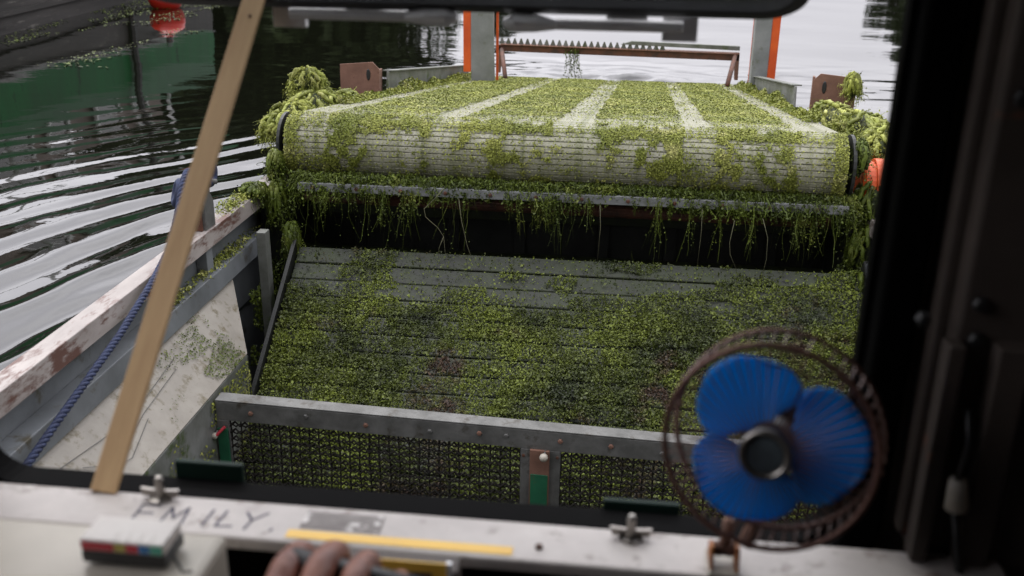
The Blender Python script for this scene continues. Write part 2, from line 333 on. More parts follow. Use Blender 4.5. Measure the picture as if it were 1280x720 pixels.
for i, (a, dd, s_) in enumerate([(-26, 40, 1.75), (-24, 37, 1.7), (-22, 41, 1.85), (-20.3, 38, 1.75), (-18.6, 41, 1.8), (-17, 38, 1.55), (-15.6, 41, 1.5), (-14.2, 39, 1.25), (-13.2, 42, 1.1), (-7.6, 60, .95), (-6.4, 61, .75), (13.9, 60, .8), (15.2, 60, .95), (17, 58, 1.1), (19, 60, 1.1), (22, 56, 1.1)]):
    spots.append((math.sin(rad(a))*dd, math.cos(rad(a))*dd, s_))
usedp = set()
for i, (x, y, s_) in enumerate(spots):
    p = protos[i % 3]
    o = p if i % 3 not in usedp else dup(p); usedp.add(i % 3)
    o.location = (x, y, .2); o.scale = (s_, s_, s_*rnd.uniform(.95, 1.08)); o.rotation_euler.z = rnd.uniform(0, 6.28)
    o['label'] = ('low bushy tree on the bank behind the moored green barge' if i < 17 else 'tall dark tree on the far left bank mirrored in the water' if i < 26 else 'distant tree on the far bank ahead, mirrored in the water')
    o['group'] = ('low trees behind the moored barge', 'tall trees on the far left bank', 'distant trees on the far bank')[(i > 16)+(i > 25)]

# ------------------------------------------------------------------ moored barge
def bx(y): return -5.955-.127*(y-9.164)-.0125*max(0, y-13)**2-.02*max(0, y-15.5)**2
barge = thing('moored_barge', 'green moored barge with dark hull at upper left, mostly seen as a reflection', 'barge', loc=(-7.5, 9, 0))
def bpart(name, m, z0, z1, out=0, y0=-6, y1=18.2, th=.12):
    mb = MB(); n = 26; yy = [y0+(y1-y0)*i/(n-1) for i in range(n)]
    for y in yy:
        for (o_, z) in ((out, z0(y)), (out, z1(y)), (out-th, z1(y)), (out-th, z0(y))): mb.v.append((bx(y)+o_+7.5, y-9, z))
    for i in range(n-1):
        for k in range(4): mb.f.append((i*4+k, i*4+(k+1) % 4, (i+1)*4+(k+1) % 4, (i+1)*4+k))
    mb.f.append((0, 1, 2, 3)); mb.f.append(tuple(4*(n-1)+k for k in range(4))[::-1])
    return mb.build(name, m, barge)
gz = lambda y: .36+.055*max(0, y-9)+.008*max(0, y-14)**2
gz2 = lambda y: .83+.045*max(0, y-9)+.012*max(0, y-14)**2
gz3 = lambda y: 1.09+.06*max(0, y-9)+.014*max(0, y-14)**2
bpart('lower_hull', M['hull_grey'], lambda y: -.5, gz)
bpart('rubbing_strake', M['hull_grey'], lambda y: .17, lambda y: .22, .035, th=.03)
bpart('upper_rubbing_strake', M['galv'], lambda y: gz(y)-.025, lambda y: gz(y)+.025, .04, th=.038)
bpart('green_topside', M['hull_green'], gz, gz2, -.012)
bpart('bulwark', M['pale_green'], gz2, gz3, -.05)
mb = MB()
for y in (-6, 0, 6, 11, 14, 16.5, 18.2):
    mb.v += [(bx(y)-.1+7.5, y-9, gz2(y)-.1), (min(bx(y)-.3, -9.6+.1*max(0, y-12))+7.5, y-9, gz2(y)-.1)]
for i in range(6): mb.f.append((2*i, 2*i+1, 2*i+3, 2*i+2))
mb.build('deck', M['hull_grey'], barge)
mb = MB(); mb.v = [(bx(y)-.55+7.5, y-9, z) for y in (-4, 15.3) for z in (.8, 2.0)]+[(-9.2+7.5, y-9, z) for y in (-4, 15.3) for z in (.8, 2.0)]
mb.f = [(0, 1, 3, 2), (4, 5, 7, 6), (0, 1, 5, 4), (2, 3, 7, 6), (1, 3, 7, 5)]
mb.build('cabin', M['cabin'], barge)
for i in range(13):
    y = -3.2+i*1.42; wdt = (.62, .95, .5, .8)[i % 4]
    dx = -.55+7.5; z0, z1 = 1.22+.02*i, 1.74
    fr = MB(); a, c = y, y+wdt
    for (ya, yb, za, zb) in ((a, c, z0-.04, z0), (a, c, z1, z1+.04), (a-.05, a, z0-.04, z1+.04), (c, c+.05, z0-.04, z1+.04)):
        fr.add([(bx(ya)+dx+.0, ya-9, za), (bx(yb)+dx, yb-9, za), (bx(yb)+dx, yb-9, zb), (bx(ya)+dx, ya-9, zb), (bx(ya)+dx+.04, ya-9, za), (bx(yb)+dx+.04, yb-9, za), (bx(yb)+dx+.04, yb-9, zb), (bx(ya)+dx+.04, ya-9, zb)], [(0, 1, 2, 3), (4, 5, 6, 7), (0, 1, 5, 4), (1, 2, 6, 5), (2, 3, 7, 6), (3, 0, 4, 7)])
    fo = fr.build('window', M['frame_pale'], barge)
    MB().add([(bx(a)+dx+.012, a-9, z0), (bx(c)+dx+.012, c-9, z0), (bx(c)+dx+.012, c-9, z1), (bx(a)+dx+.012, a-9, z1)], [(0, 1, 2, 3)]).build('pane', M['dark_glass'], fo)
mb = MB(); mb.tube([(bx(12.6)+7.5+.05, 3.6, .1), (bx(12.6)+7.5+.05, 3.6, 1.5)], .05, 8); mb.build('fender_post', M['black'], barge)
for y in (6.5, 9.4, 14.6):
    mb = MB(); mb.tube([(bx(y)+7.5-.2, y-9, 1.0), (bx(y)+7.5-.2, y-9, 2.35)], .03, 8); mb.build('stanchion', M['frame_pale'], barge, smooth=True)
mb = MB(); mb.tube([(bx(y)+7.5-.2, y-9, 2.33) for y in (2, 6.5, 9.4, 12, 14.6)], .02, 6); mb.build('handrail', M['frame_pale'], barge, smooth=True)
fl = thing('float_fender', 'round red float fender in the water beside the moored barge', 'fender', loc=(-5.62, 12.1, .14))
m = MB(); m.lathe([(.21*math.sin(PI*i/16)+.001, -.21*math.cos(PI*i/16)) for i in range(17)], (0, 0, 0), 'z', 24); m.build('ball', mat('red_fender', [.62, .03, .015], [.5, .02, .01], 4, .35, 0, .05), fl, smooth=True)
m = MB(); m.lathe([(.03, .19), (.045, .2), (.04, .27), (.02, .29)], (0, 0, 0), 'z', 12); m.build('eyelet', M['black'], fl, smooth=True)
# weed scum floating by the barge
n = 26000; px = rng.uniform(-8.5, -3.4, n); py = rng.uniform(7.5, 24, n)
bxv = -5.955-.127*(py-9.164); dd = px-bxv
msk = (fbm(px*1.6+80, py*.55+20, 4) > .55+.05*np.clip(dd-.4, 0, 9)) & (dd > .04) & (dd < 3.5)
px, py = px[msk], py[msk]; P = np.stack([px, py, waterh(px, py)+.006], 1)
Vv, Ff = leaves(P, np.tile([0, 0, 1.], (len(P), 1)), rng.uniform(.014, .035, len(P)), .12)
tag(np_mesh('floating_duckweed', Vv, Ff, M['weed_dark']), 'thin yellow-green duckweed scum floating beside the moored barge', 'duckweed', kind='stuff')

# ------------------------------------------------------------------ harvester hull
XC = -.19
hull = thing('harvester_hull', 'open grey steel harvester hull with rusty white gunwales and cream sloping side plates', 'boat hull', loc=(XC, 2, 0))
def hbox(name, m, x0, x1, y0, y1, z0, z1, bevel=.002, mirror=True):
    """coordinates in world; builds left piece and its mirror image"""
    for s_ in ((1, -1) if mirror else (1,)):
        a, c = (x0-XC)*s_, (x1-XC)*s_
        MB().box(min(a, c), max(a, c), y0-2, y1-2, z0, z1).build(name, m, hull, bevel)
def hprism(name, m, poly, y0, y1, bevel=.002):
    for s_ in (1, -1):
        MB().prism([((x-XC)*s_, z) for x, z in poly], y0-2, y1-2, lambda a, c, d: (a, d, c)).build(name, m, hull, bevel)
Y1 = 4.1
hprism('gunwale', M['gunwale'], [(-1.226, .35), (-1.172, .35), (-1.168, .30), (-1.176, .30), (-1.18, .338), (-1.226, .338)], -1.8, Y1)
hprism('side_wall', M['grey_paint'], [(-1.222, .337), (-1.212, .337), (-1.205, -.55), (-1.215, -.55)], -1.8, Y1)
hprism('ledge_rail', M['grey_paint'], [(-1.211, .222), (-1.16, .222), (-1.155, .165), (-1.165, .165), (-1.168, .21), (-1.211, .21)], -1.8, 3.05)
for s_ in (1, -1):
    mb = MB(); top = [(-1.205, .17, 2.78), (-1.172, .165, 2.78), (-1.03, .035, 2.5)]
    lo = [(x-.004, z-.008, y) for x, z, y in top]
    mb.v = [((x-XC)*s_, yy-2, z) for lay in (top, lo) for x, z, y in lay for yy in (-1.8, y)]
    mb.f = [(0, 1, 3, 2), (2, 3, 5, 4), (6, 7, 9, 8), (8, 9, 11, 10), (0, 1, 7, 6), (4, 5, 11, 10), (0, 2, 8, 6), (2, 4, 10, 8), (1, 3, 9, 7), (3, 5, 11, 9)]
    mb.build('sloping_plate', M['slope'], hull)
hprism('hold_side', M['galv_dirty'], [(-1.034, .03), (-1.03, .03), (-1.03, -.6), (-1.042, -.6)], -1.8, 2.5)
for yy in (.6, 1.55, 2.62): hbox('stiffener', M['grey_paint'], -1.21, -1.176, yy, yy+.045, -.3, .336)
hprism('hold_end_panel', M['dark_hold'], [(-1.2, -.55), (-1.2, .15), (-1.176, .15), (-1.031, .02), (-1.031, -.55)], 2.503, 2.512)
hbox('end_post', M['galv_dirty'], -1.115, -1.085, 2.86, 2.90, -.4, .28, mirror=False)
hbox('lower_dark_side', M['dark_hold'], -1.195, -1.12, 3.12, 4.05, -.5, .32)
hbox('bow_plate', M['dark_hold'], -1.2, -.20, 4.05, 4.09, -.55, .30)
hbox('hold_back_plate', M['dark_hold'], -1.19, -.192, 3.42, 3.44, -.5, .42)
hbox('hold_floor', M['dark_hold'], -1.2, -.19, -1.8, 4.05, -.62, -.58)
hbox('fore_bulkhead', M['grey_paint'], -1.19, -.191, 1.05, 1.06, -.6, .25)
hbox('cross_member', M['deck'], -1.19, -.1905, 3.30, 3.36, .02, .08)
hbox('cross_member', M['deck'], -1.19, -.1905, 3.36, 3.40, .20, .25)
for xx in (-.95, -.6, -.36): hbox('hold_upright', M['dark_hold'], xx, xx+.04, 3.402, 3.418, -.4, .40)
# scratches and marks scribbled on the left sloping plate
def plate_pt(t, y): return (-1.172+.142*t-XC+.0022, y-2, .165-.13*t+.0024)
mk = MB()
for pl in ([(.25, 1.65), (.45, 1.95), (.30, 2.25)], [(.72, 1.80), (.52, 2.0), (.42, 2.22)], [(.70, 1.80), (.78, 1.86), (.6, 2.0)], [(.45, 1.74), (.66, 1.80), (.75, 1.77)], [(.6, 1.84), (.72, 1.79), (.82, 1.80)]):
    mk.tube([plate_pt(*p) for p in pl], .0008, 5)
mk.build('marker_scribble', M['galv'], hull)['kind'] = 'stuff'

# mooring bracket with blue rope
br = thing('mooring_bracket', 'grey steel bracket with a rope eye standing on the left gunwale', 'bracket', loc=(-1.2, 2.68, .35))
m = MB(); m.prism([(-.034, 0), (.034, 0), (.034, .075), (.016, .10), (.016, .165), (-.016, .165), (-.016, .10), (-.034, .075)], -.006, .006, lambda a, c, d: (d+.015, a, c)); m.build('plate', M['galv'], br, .002)
for ya in (-.045, .035): m = MB(); m.box(-.03, .012, ya, ya+.010, 0, .06); m.build('gusset', M['rust_dark'], br, .001)
m = MB(); m.tube([(-.05, 0, .14), (.05, 0, .14)], .008, 10); m.build('pin', M['galv'], br, smooth=True)
def rope(name, pts, label, r=.0088, cat='rope'):
    # smooth path, three twisted strands
    P = np.array(pts, float); seg = np.r_[0, np.cumsum(np.linalg.norm(np.diff(P, axis=0), axis=1))]; n = max(12, int(seg[-1]/.006))
    s = np.linspace(0, seg[-1], n); Q = np.stack([np.interp(s, seg, P[:, k]) for k in range(3)], 1)
    for _ in range(12): Q[1:-1] = (Q[:-2]+Q[1:-1]*2+Q[2:])/4
    T = np.gradient(Q, axis=0); T /= np.linalg.norm(T, axis=1)[:, None]; U = np.cross(T, [0.3, .1, .9]); U /= np.linalg.norm(U, axis=1)[:, None]; W = np.cross(T, U)
    m = MB()
    for k in range(3):
        ph = s/.045*2*PI+k*2*PI/3; q_ = Q+r*.52*(U*np.cos(ph)[:, None]+W*np.sin(ph)[:, None]); m.tube([tuple(p) for p in q_], r*.56, 6)
    return tag(m.build(name, M['rope'], smooth=True), label, cat)
rope('mooring_rope', [(-1.222, 2.70, .50), (-1.212, 2.63, .535), (-1.20, 2.56, .51), (-1.19, 2.50, .455), (-1.175, 2.394, .383), (-1.15, 2.237, .352), (-1.135, 2.015, .299), (-1.13, 1.886, .274), (-1.13, 1.726, .236), (-1.128, 1.594, .204), (-1.125, 1.40, .165), (-1.12, .95, .16)], 'navy blue braided rope running from the bracket down inside the left gunwale')
m = MB()
m.lathe([(.030+.013*math.cos(t), .013*math.sin(t)) for t in [2*PI*i/10 for i in range(11)]], (0, 0, 0), 'x', 18)
o = m.build('rope_coil', M['rope'], None, smooth=True); o.location = (-1.17, 2.68, .515); tag(o, 'navy blue rope ring looped round the top of the mooring bracket', 'rope')
o2 = o.copy(); C.objects.link(o2); o2.location = (-1.232, 2.60, .475); o2.rotation_euler = (0, .3, .5); o2['label'] = 'dark blue rope turn on the water side of the mooring bracket'

# ------------------------------------------------------------------ hold conveyor bed (sloping slats)
bed = thing('hold_conveyor', 'sloping grey slatted conveyor bed inside the hold, mostly covered with duckweed', 'conveyor', loc=(-.13, 3.02, .185))
SL = rad(34.5); ux = np.array([0, -math.cos(SL), -math.sin(SL)]); un = np.array([0, -math.sin(SL), math.cos(SL)])
slat_me = None; PITCH = .0645; NSL = 22
for i in range(NSL):
    if slat_me is None:
        m = MB()
        prof = [(0, -.018), (0, -.002), (.003, 0), (PITCH-.006, 0), (PITCH-.003, -.002), (PITCH-.003, -.018)]
        m.prism(prof, -.9, .9, lambda a, c, d: tuple(ux*a+un*c+np.array([d, 0, 0]))); s0 = m.build('slat', M['deck'], bed); slat_me = s0.data; o = s0
    else:
        o = bpy.data.objects.new('slat', slat_me); C.objects.link(o); o.parent = bed
    o.location = tuple(ux*PITCH*i+un*rnd.uniform(-.0015, .0015)); o.rotation_euler.x = rnd.uniform(-.01, .01)
MB().box(-.9, .9, 0, NSL*PITCH, -.03, -.02, Matrix((( 1, 0, 0, 0), (0, ux[1], un[1], 0), (0, ux[2], un[2], 0), (0, 0, 0, 1)))).build('under_tray', M['dark_hold'], bed)
for s_ in (-1, 1):
    m = MB(); m.prism([(-.03, -.02), (-.03, .03), (NSL*PITCH, .03), (NSL*PITCH, -.02)], -.006, .006, lambda a, c, d: tuple(ux*a+un*c+np.array([s_*.912+d, 0, 0]))); m.build('edge_guide', M['dark_hold'], bed)

def bed_pts(n): 
    a = rng.uniform(0, 1.30, n); x = rng.uniform(-.9, .9, n); return a, x
a, x = bed_pts(560000)
dens = fbm(x*3.2+9, a*3.5+2, 4); fine = fbm(x*14, a*14+5, 3)
seamd = np.abs(((a/PITCH)+.5) % 1-.5)*PITCH
cover = np.clip((a-.17)/.10+ (dens-.5)*2.0, 0, 1)*np.where(dens+.5*(fine-.5) < .43, .38, 1)*np.where(seamd < .006, .20, 1)
cover = np.maximum(cover, .04+.30*(fbm(x*6+4, a*12, 3) > .56)*(a < .3))
cover = np.where((fbm(x*2.3+60, a*3.2+13, 3)+.15*(fine-.5) > .60) & (a > .22), cover*.4, cover)
ok = rng.random(len(a)) < cover; a, x, dn = a[ok], x[ok], dens[ok]
hgt = .001+.022*rng.random(len(a))*np.clip((dn-.38)*3.2, .12, 1)
P = np.array([-.13, 3.02, .185])+a[:, None]*ux+hgt[:, None]*un+np.stack([x, 0*x, 0*x], 1)
Vv, Ff = leaves(P, np.tile(un, (len(P), 1)), rng.uniform(.0032, .0075, len(P))*(1+.8*(rng.random(len(P)) > .93)), .7)
kf = 9000; jf = rng.integers(0, len(P), kf); v_, f_, _ = strands(P[jf], rng.normal(size=(kf, 3))*np.array([1, .8, .5]), rng.uniform(.02, .06, kf), rng.uniform(.0012, .0028, kf), 5, .05, .45)
Vv, Ff = join([(Vv, Ff), (v_, f_)])
tag(np_mesh('duckweed_layer', Vv, Ff, M['weed_deck']), 'layer of green duckweed covering the sloping slats in the hold', 'duckweed', kind='stuff')

# ------------------------------------------------------------------ mesh gate
GY = 2.25
gate = thing('mesh_gate', 'galvanised steel gate with wire mesh panels closing the hold', 'gate', loc=(-.16, GY, 0))
def gbox(name, m, x0, x1, z0, z1, y0=-.004, y1=.004, bevel=.0015): return MB().box(x0+.16, x1+.16, y0, y1, z0, z1).build(name, m, gate, bevel)
sk = -.028   # the gate hangs a little low at its right end
def gbar(name, m, xa, xb, za, zb, y0, y1):
    mb = MB(); f_ = lambda x: sk*(x+1.03)-.008
    mb.add([(x+.16, y, z+f_(x)) for y in (y0, y1) for z in (za, zb) for x in (xa, xb)], [(0, 1, 3, 2), (4, 5, 7, 6), (0, 1, 5, 4), (2, 3, 7, 6), (0, 2, 6, 4), (1, 3, 7, 5)]); return mb.build(name, m, gate, .0015)
gbar('top_rail', M['galv'], -1.026, .648, -.033, .021, -.006, .006)
gbar('top_flange', M['galv'], -1.026, .648, .0213, .026, -.006, .04)
gbar('bottom_rail', M['galv'], -1.026, .648, -.335, -.29, -.006, .006)
gbar('centre_post', M['galv'], -.212, -.108, -.2898, -.0332, -.0065, .0055)
gbar('side_stile', M['galv'], -1.026, -.992, -.2898, -.0332, -.0065, .0055)
gbar('side_stile', M['galv'], .612, .648, -.2898, -.0332, -.0065, .0055)
gbar('latch_plate', M['green_paint'], -1.024, -.995, -.28, -.055, -.014, -.0075)
lp = gbar('centre_latch_plate', M['rust'], -.187, -.136, -.27, -.03, -.016, -.0075)
lp2 = gbar('latch_paint', M['green_paint'], -.184, -.139, -.26, -.10, -.0185, -.0162)
tag(lp, 'rusty latch plate'); 
for (x, z, r, y) in ((-.150, -.073, .011, -.03), (-1.026, -.078, .009, -.028)):
    m = MB(); m.lathe([(r*math.sin(PI*i/10)+.0003, -r*math.cos(PI*i/10)) for i in range(11)], (x+.16, y, z), 'z', 14); m.build('knob', M['cream'], gate, smooth=True)
    m = MB(); m.tube([(x+.16+.003, -.008, z+.01), (x+.16, y, z)], .003, 6); m.build('knob_stem', M['galv'], gate, smooth=True)
m = MB(); m.tube([(-1.02+.16, -.03, -.075), (-1.0+.16, -.016, -.055)], .004, 6); m.build('latch_pin', M['card_red'], gate)
for x in (-.93, -.78, -.62, -.45, -.32, -.25, -.11, .02, .15, .30, .45):
    m = MB(); z = -.012+sk*(x+1.03)+rnd.uniform(-.006, .006); m.lathe([(.0001, -.011), (.005, -.0105), (.007, -.008), (.007, -.0055)], (x+.16, 0, z), 'y', 6); m.build('bolt', M['rust'] if rnd.random() < .6 else M['galv'], gate)
for x in (-.204, -.116):
    for z in (-.06, -.22):
        m = MB(); m.lathe([(.0001, -.010), (.004, -.0098), (.0045, -.0062)], (x+.16, 0, z+sk*.85), 'y', 6); m.build('rivet', M['rust_dark'], gate)
for (xa, xb) in ((-.992, -.212), (-.108, .612)):
    m = MB(); n = int((xb-xa)/.0262); st = (xb-xa)/n; ft = lambda x: sk*(x+1.03)-.008
    for k in range(n+1):
        x = xa+k*st+rnd.uniform(-.0015, .0015)*(0 < k < n)
        m.tube([(x+.16+.0016*math.sin(j*1.7+k), .002+.002*(j % 2), -.0332+ft(x)-.2566*j/6) for j in range(7)], .0026, 4, caps=False)
    for r_ in range(12):
        z = -.045-r_*.0215
        pts = []
        for k in range(2*n+1):
            x = xa+k*st/2; pts.append((x+.16, -.002+.004*(k % 2), z+ft(x)+(.0052 if k % 2 else -.0052)+.001*math.sin(k*.7+r_)))
        m.tube(pts, .0034, 4, caps=False)
        pts = [(p[0], p[1]+.003, 2*(z+ft(p[0]-.16))-p[2]-.004) for p in pts]; m.tube(pts, .0024, 4, caps=False)
    o = m.build('wire_mesh', M['meshwire'], gate); o['kind'] = 'stuff'

# ------------------------------------------------------------------ pick-up conveyor
RY, RZ, RR = 3.20, .484, .102
BL = 4.02; slope = math.atan(.1265); yaw = .022
con = thing('pickup_conveyor', 'wide white plastic belt conveyor rising from the water, coated with green duckweed', 'conveyor', loc=(-.195, RY, RZ))
con.rotation_euler = (0, 0, -yaw)
bu = np.array([0, math.cos(slope), -math.sin(slope)]); bn = np.array([0, math.sin(slope), math.cos(slope)])
BP = .0192; n_top = int(BL/BP)
# one moulded belt row with its lugs
m = MB()
m.box(-.9, .9, -.0078, .0078, -.010, -.004); m.box(-.9, .9, -.0082, .0076, -.0039, .0004)
nl = 150; lw = 1.8/nl
for k in range(nl):
    x0 = -.9+k*lw+.0006; x1 = x0+lw-.0017; sh = .0012*(k % 2)
    m.add([(x0, -.0086+sh, -.003), (x1, -.0086+sh, -.003), (x1, .0070+sh, -.003), (x0, .0070+sh, -.003), (x0+.0008, -.0064+sh, .0014), (x1-.0008, -.0064+sh, .0014), (x1-.0008, .0050+sh, .0014), (x0+.0008, .0050+sh, .0014)], [(4, 5, 6, 7), (0, 1, 5, 4), (1, 2, 6, 5), (2, 3, 7, 6), (3, 0, 4, 7)])
row0 = m.build('belt_row', M['belt'], con)
def put_row(o, p, ang, jit=True):
    o.location = tuple(p); o.rotation_euler.x = ang+(rnd.uniform(-.03, .03) if jit else 0)
rows = []
for i in range(n_top): rows.append((bu*(i*BP)+bn*(RR-.002), -slope))
na = int(rad(205)*RR/BP)
for i in range(1, na+1):
    t = i*BP/RR; dvec = bn*math.cos(t)-bu*math.sin(t); rows.append((dvec*(RR-.002), -slope+t))
for i, (p, a_) in enumerate(rows[:299]):
    if i == 0: o = row0
    else: o = bpy.data.objects.new('belt_row', row0.data); C.objects.link(o); o.parent = con
    put_row(o, p, a_)
# underside sheet, roller, frame
mt = lambda a, c, d: tuple(bu*a+bn*c+np.array([d, 0, 0]))
MB().prism([(.0, -RR-.004), (BL, -RR-.004), (BL, -RR+.006), (.0, -RR+.006)], -.89, .89, mt).build('return_belt', M['seam'], con)
m = MB(); m.lathe([(.02, -.905), (RR-.02, -.905), (RR-.016, -.90), (RR-.016, .90), (RR-.02, .905), (.02, .905)], (0, 0, 0), 'x', 32); m.build('head_roller', M['seam'], con, smooth=False)
m = MB(); m.prism([(0, RR-.012), (BL, RR-.012), (BL, -RR+.03), (0, -RR+.03)], -.88, .88, mt); m.build('belt_bed', M['seam'], con)
m = MB(); m.tube([(-.9, .06, -.20), (.9, .06, -.20)], .022, 14); m.build('drive_shaft', M['rust_dark'], con, smooth=True)
for s_ in (-1, 1):
    x0 = .915*s_
    m = MB(); m.lathe([(.0, x0), (RR+.003, x0), (RR+.003, x0+.010*s_), (0, x0+.010*s_)], (0, 0, 0), 'x', 30); m.build('end_flange', M['dark_hold'], con)
    m = MB(); m.prism([(.15, -.10), (.15, .06), (1.38, .08), (1.40, .200), (BL-.55, .185), (BL-.3, .10), (BL+.05, -.03), (BL-.1, -.10)], x0+.016*s_, x0+.026*s_, mt); m.build('side_plate', M['galv_dirty'], con, .002)
    m = MB(); m.prism([(1.42, .2006), (BL-.56, .1860), (BL-.56, .192), (1.42, .2066)], x0+.004*s_, x0+.05*s_, mt); m.build('side_flange', M['galv_dirty'], con, .001)
# cross rail below the roller
m = MB(); m.box(-.84, .91, -.150, -.142, -.118, -.090); m.box(-.84, .91, -.1418, -.11, -.094, -.090); o = m.build('cross_rail', M['galv_light'], con, .001)
o.rotation_euler = (0, 0, yaw)
for i in range(12):
    x = -.79+i*.146; m = MB(); m.lathe([(.0001, -.157), (.005, -.1565), (.0065, -.1545), (.0065, -.1502)], (x, 0, -.104), 'y', 6); q_ = m.build('bolt', M['rust_dark'], con); q_.rotation_euler = (0, 0, yaw)
# rusty bracket boxes on both sides
for s_, cx_, yy, zz, w_ in ((-1, -1.235+.195, 4.5-RY, .408-RZ, .18), (1, .868+.195, 4.4-RY, .44-RZ, .18)):
    m = MB(); h_ = .155
    poly = [(-w_/2, 0), (w_/2, 0), (w_/2, h_*.8), (w_/2-.03, h_), (-w_/2, h_*.93)]
    if s_ > 0: poly = [(-a, c) for a, c in poly][::-1]
    m.prism(poly, 0, .012, lambda a, c, d: (a, d, c)); m.box(-w_/2, -w_/2+.01, .0125, .12, 0, h_*.9); m.box(w_/2-.01, w_/2, .0125, .12, 0, h_*.78)
    o = m.build('lifting_bracket', M['rust'], con, .0015); o.location = (cx_+yaw*yy*0, yy, zz); o.rotation_euler = (rad(-6), 0, rad(-8)*s_)
    m = MB(); m.lathe([(.0001, -.0035), (.010, -.003), (.012, -.0005)], (-.05*s_*-1*-1, 0, .09), 'y', 14); sq = m.build('slot', M['black'], o); sq.scale = (.8, 1, 2.2); sq.location.z = -.10
# orange motor at the right end of the head roller
m = MB(); m.lathe([(.0, 0), (.07, 0), (.078, .01), (.078, .04), (.088, .041), (.088, .09), (.06, .11), (.0, .11)], (.962, .02, -.06), 'x', 28); m.build('motor_cover', M['orange'], con, smooth=False)
# upright gate posts at the mouth
for s_, xa, xb, oa, ob in ((-1, -1.027, -.872, -1.077, -1.030), (1, .71, .806, .809, .856)):
    yy = 6.3-RY
    m = MB(); bot = .16-RZ; top = 1.02-RZ; inn = xb if s_ < 0 else xa
    pl = [(xa+.195, bot), (xb+.195, bot), (xb+.195-(.03 if s_ < 0 else 0), top), (xa+.195+(.0), top)]
    m.prism(pl, 0, .008, lambda a, c, d: (a, yy+d, c)); m.box((xb if s_ < 0 else xa)+.195-.004*(1 if s_ < 0 else 0)-(.03 if s_ < 0 else 0), (xb if s_ < 0 else xa)+.199-(.03 if s_ < 0 else 0), yy+.0085, yy+.12, bot, top)
    m.build('mouth_post', M['galv_light'], con, .002)
    m = MB(); m.box(oa+.195, ob+.195, yy+.004, yy+.03, .25-RZ, top+.01); m.build('orange_strip', M['orange'], con, .002)
    m = MB(); m.box(oa+.195+(.19 if s_ < 0 else -.10), oa+.195+(.205 if s_ < 0 else -.085), yy+.13, yy+.14, .15-RZ, top); m.build('orange_edge', M['orange'], con)
# ------------------------------------------------------------------ cutter bar ahead of the mouth
cb = thing('cutter_bar', 'rusty toothed cutter bar crossing the water ahead of the belt, between the posts', 'cutter bar', loc=(-.05, 7.3, .25))
m = MB(); m.prism([(-.86, .005), (.86, -.015), (.86, .03), (-.86, .05)], -.02, .02, lambda a, c, d: (a, d, c)); m.build('beam', M['rust_dark'], cb, .002)
m = MB(); m.prism([(-.84, .0505), (.86, .0305), (.86, .036), (-.84, .056)], -.03, .05, lambda a, c, d: (a, d, c)); m.build('backing_strip', M['rust'], cb)
m = MB(); m.prism([(.02, .075), (.86, .055), (.86, .085), (.10, .10)], -.01, .03, lambda a, c, d: (a, d, c)); m.build('knife_guard', M['galv_dirty'], cb, .002)
for k in range(26):
    x = -.83+k*.046; z = .056-.012*(x+.84)
    MB().prism([(x-.020, z), (x+.020, z), (x+.004, z+.042), (x-.004, z+.042)], -.004, .004, lambda a, c, d: (a, d, c)).build('tooth', M['galv_dirty'], cb)
for s_ in (-1, 1):
    m = MB(); m.prism([(-.012, -.15), (.012, -.15), (.018, .04), (-.018, .04)], -.02, .02, lambda a, c, d: (a, d, c)); o = m.build('end_bracket', M['rust'], cb, .002); o.location.x = s_*.845; o.rotation_euler.y = -s_*.05
    m = MB(); m.tube([(s_*.83, -.02, .02), (s_*.74, -.55, -.10)], .016, 8); m.build('support_arm', M['rust_dark'], cb, smooth=True)

# ------------------------------------------------------------------ duckweed on the belt
def belt_world(P):
    c, s = math.cos(-yaw), math.sin(-yaw); Q = P.copy(); Q[:, 0] = P[:, 0]*c-P[:, 1]*s; Q[:, 1] = P[:, 0]*s+P[:, 1]*c
    return Q+np.array([-.195, RY, RZ])
def stripe(x, a):
    d = np.full(len(x), 9.)
    for c, h in ((-.84, .07), (-.375, .05), (.045, .058), (.445, .046), (.84, .075)): d = np.minimum(d, np.abs(x-c)-h)
    return d    # <0 inside a bare lane
n = 620000; a = rng.uniform(0, 1, n)**.85*BL; x = rng.uniform(-.9, .9, n)
st_ = stripe(x, a)+.035*(fbm(x*14, a*9, 3)-.5)
d1 = fbm(x*2.2+7, a*1.6+3, 4); f1 = fbm(x*16+1, a*22, 3)
cov = np.clip(.76-1.6*np.clip(.52-d1, 0, 1)+(f1-.5)*1.5, 0, 1)
cov = np.where(st_ < 0, .02+.07*(f1 > .58), cov)
cov *= np.where(a < .36, np.clip(.30+1.6*(a/.36)**1.3*(d1+.1), 0, 1), 1)
cov *= np.where(fbm(x*1.3+2, a*9+77, 2) > .66, .35, 1)
ok = rng.random(n) < cov; a, x, d1 = a[ok], x[ok], d1[ok]
P = a[:, None]*bu+(RR+.001+.006*rng.random(len(a))*(.4+d1))[:, None]*bn+np.stack([x, 0*x, 0*x], 1)
sz = rng.uniform(.0045, .008, len(a))*(1+.18*a)
parts = [leaves(belt_world(P), np.tile(bn, (len(P), 1)), sz, .3)]
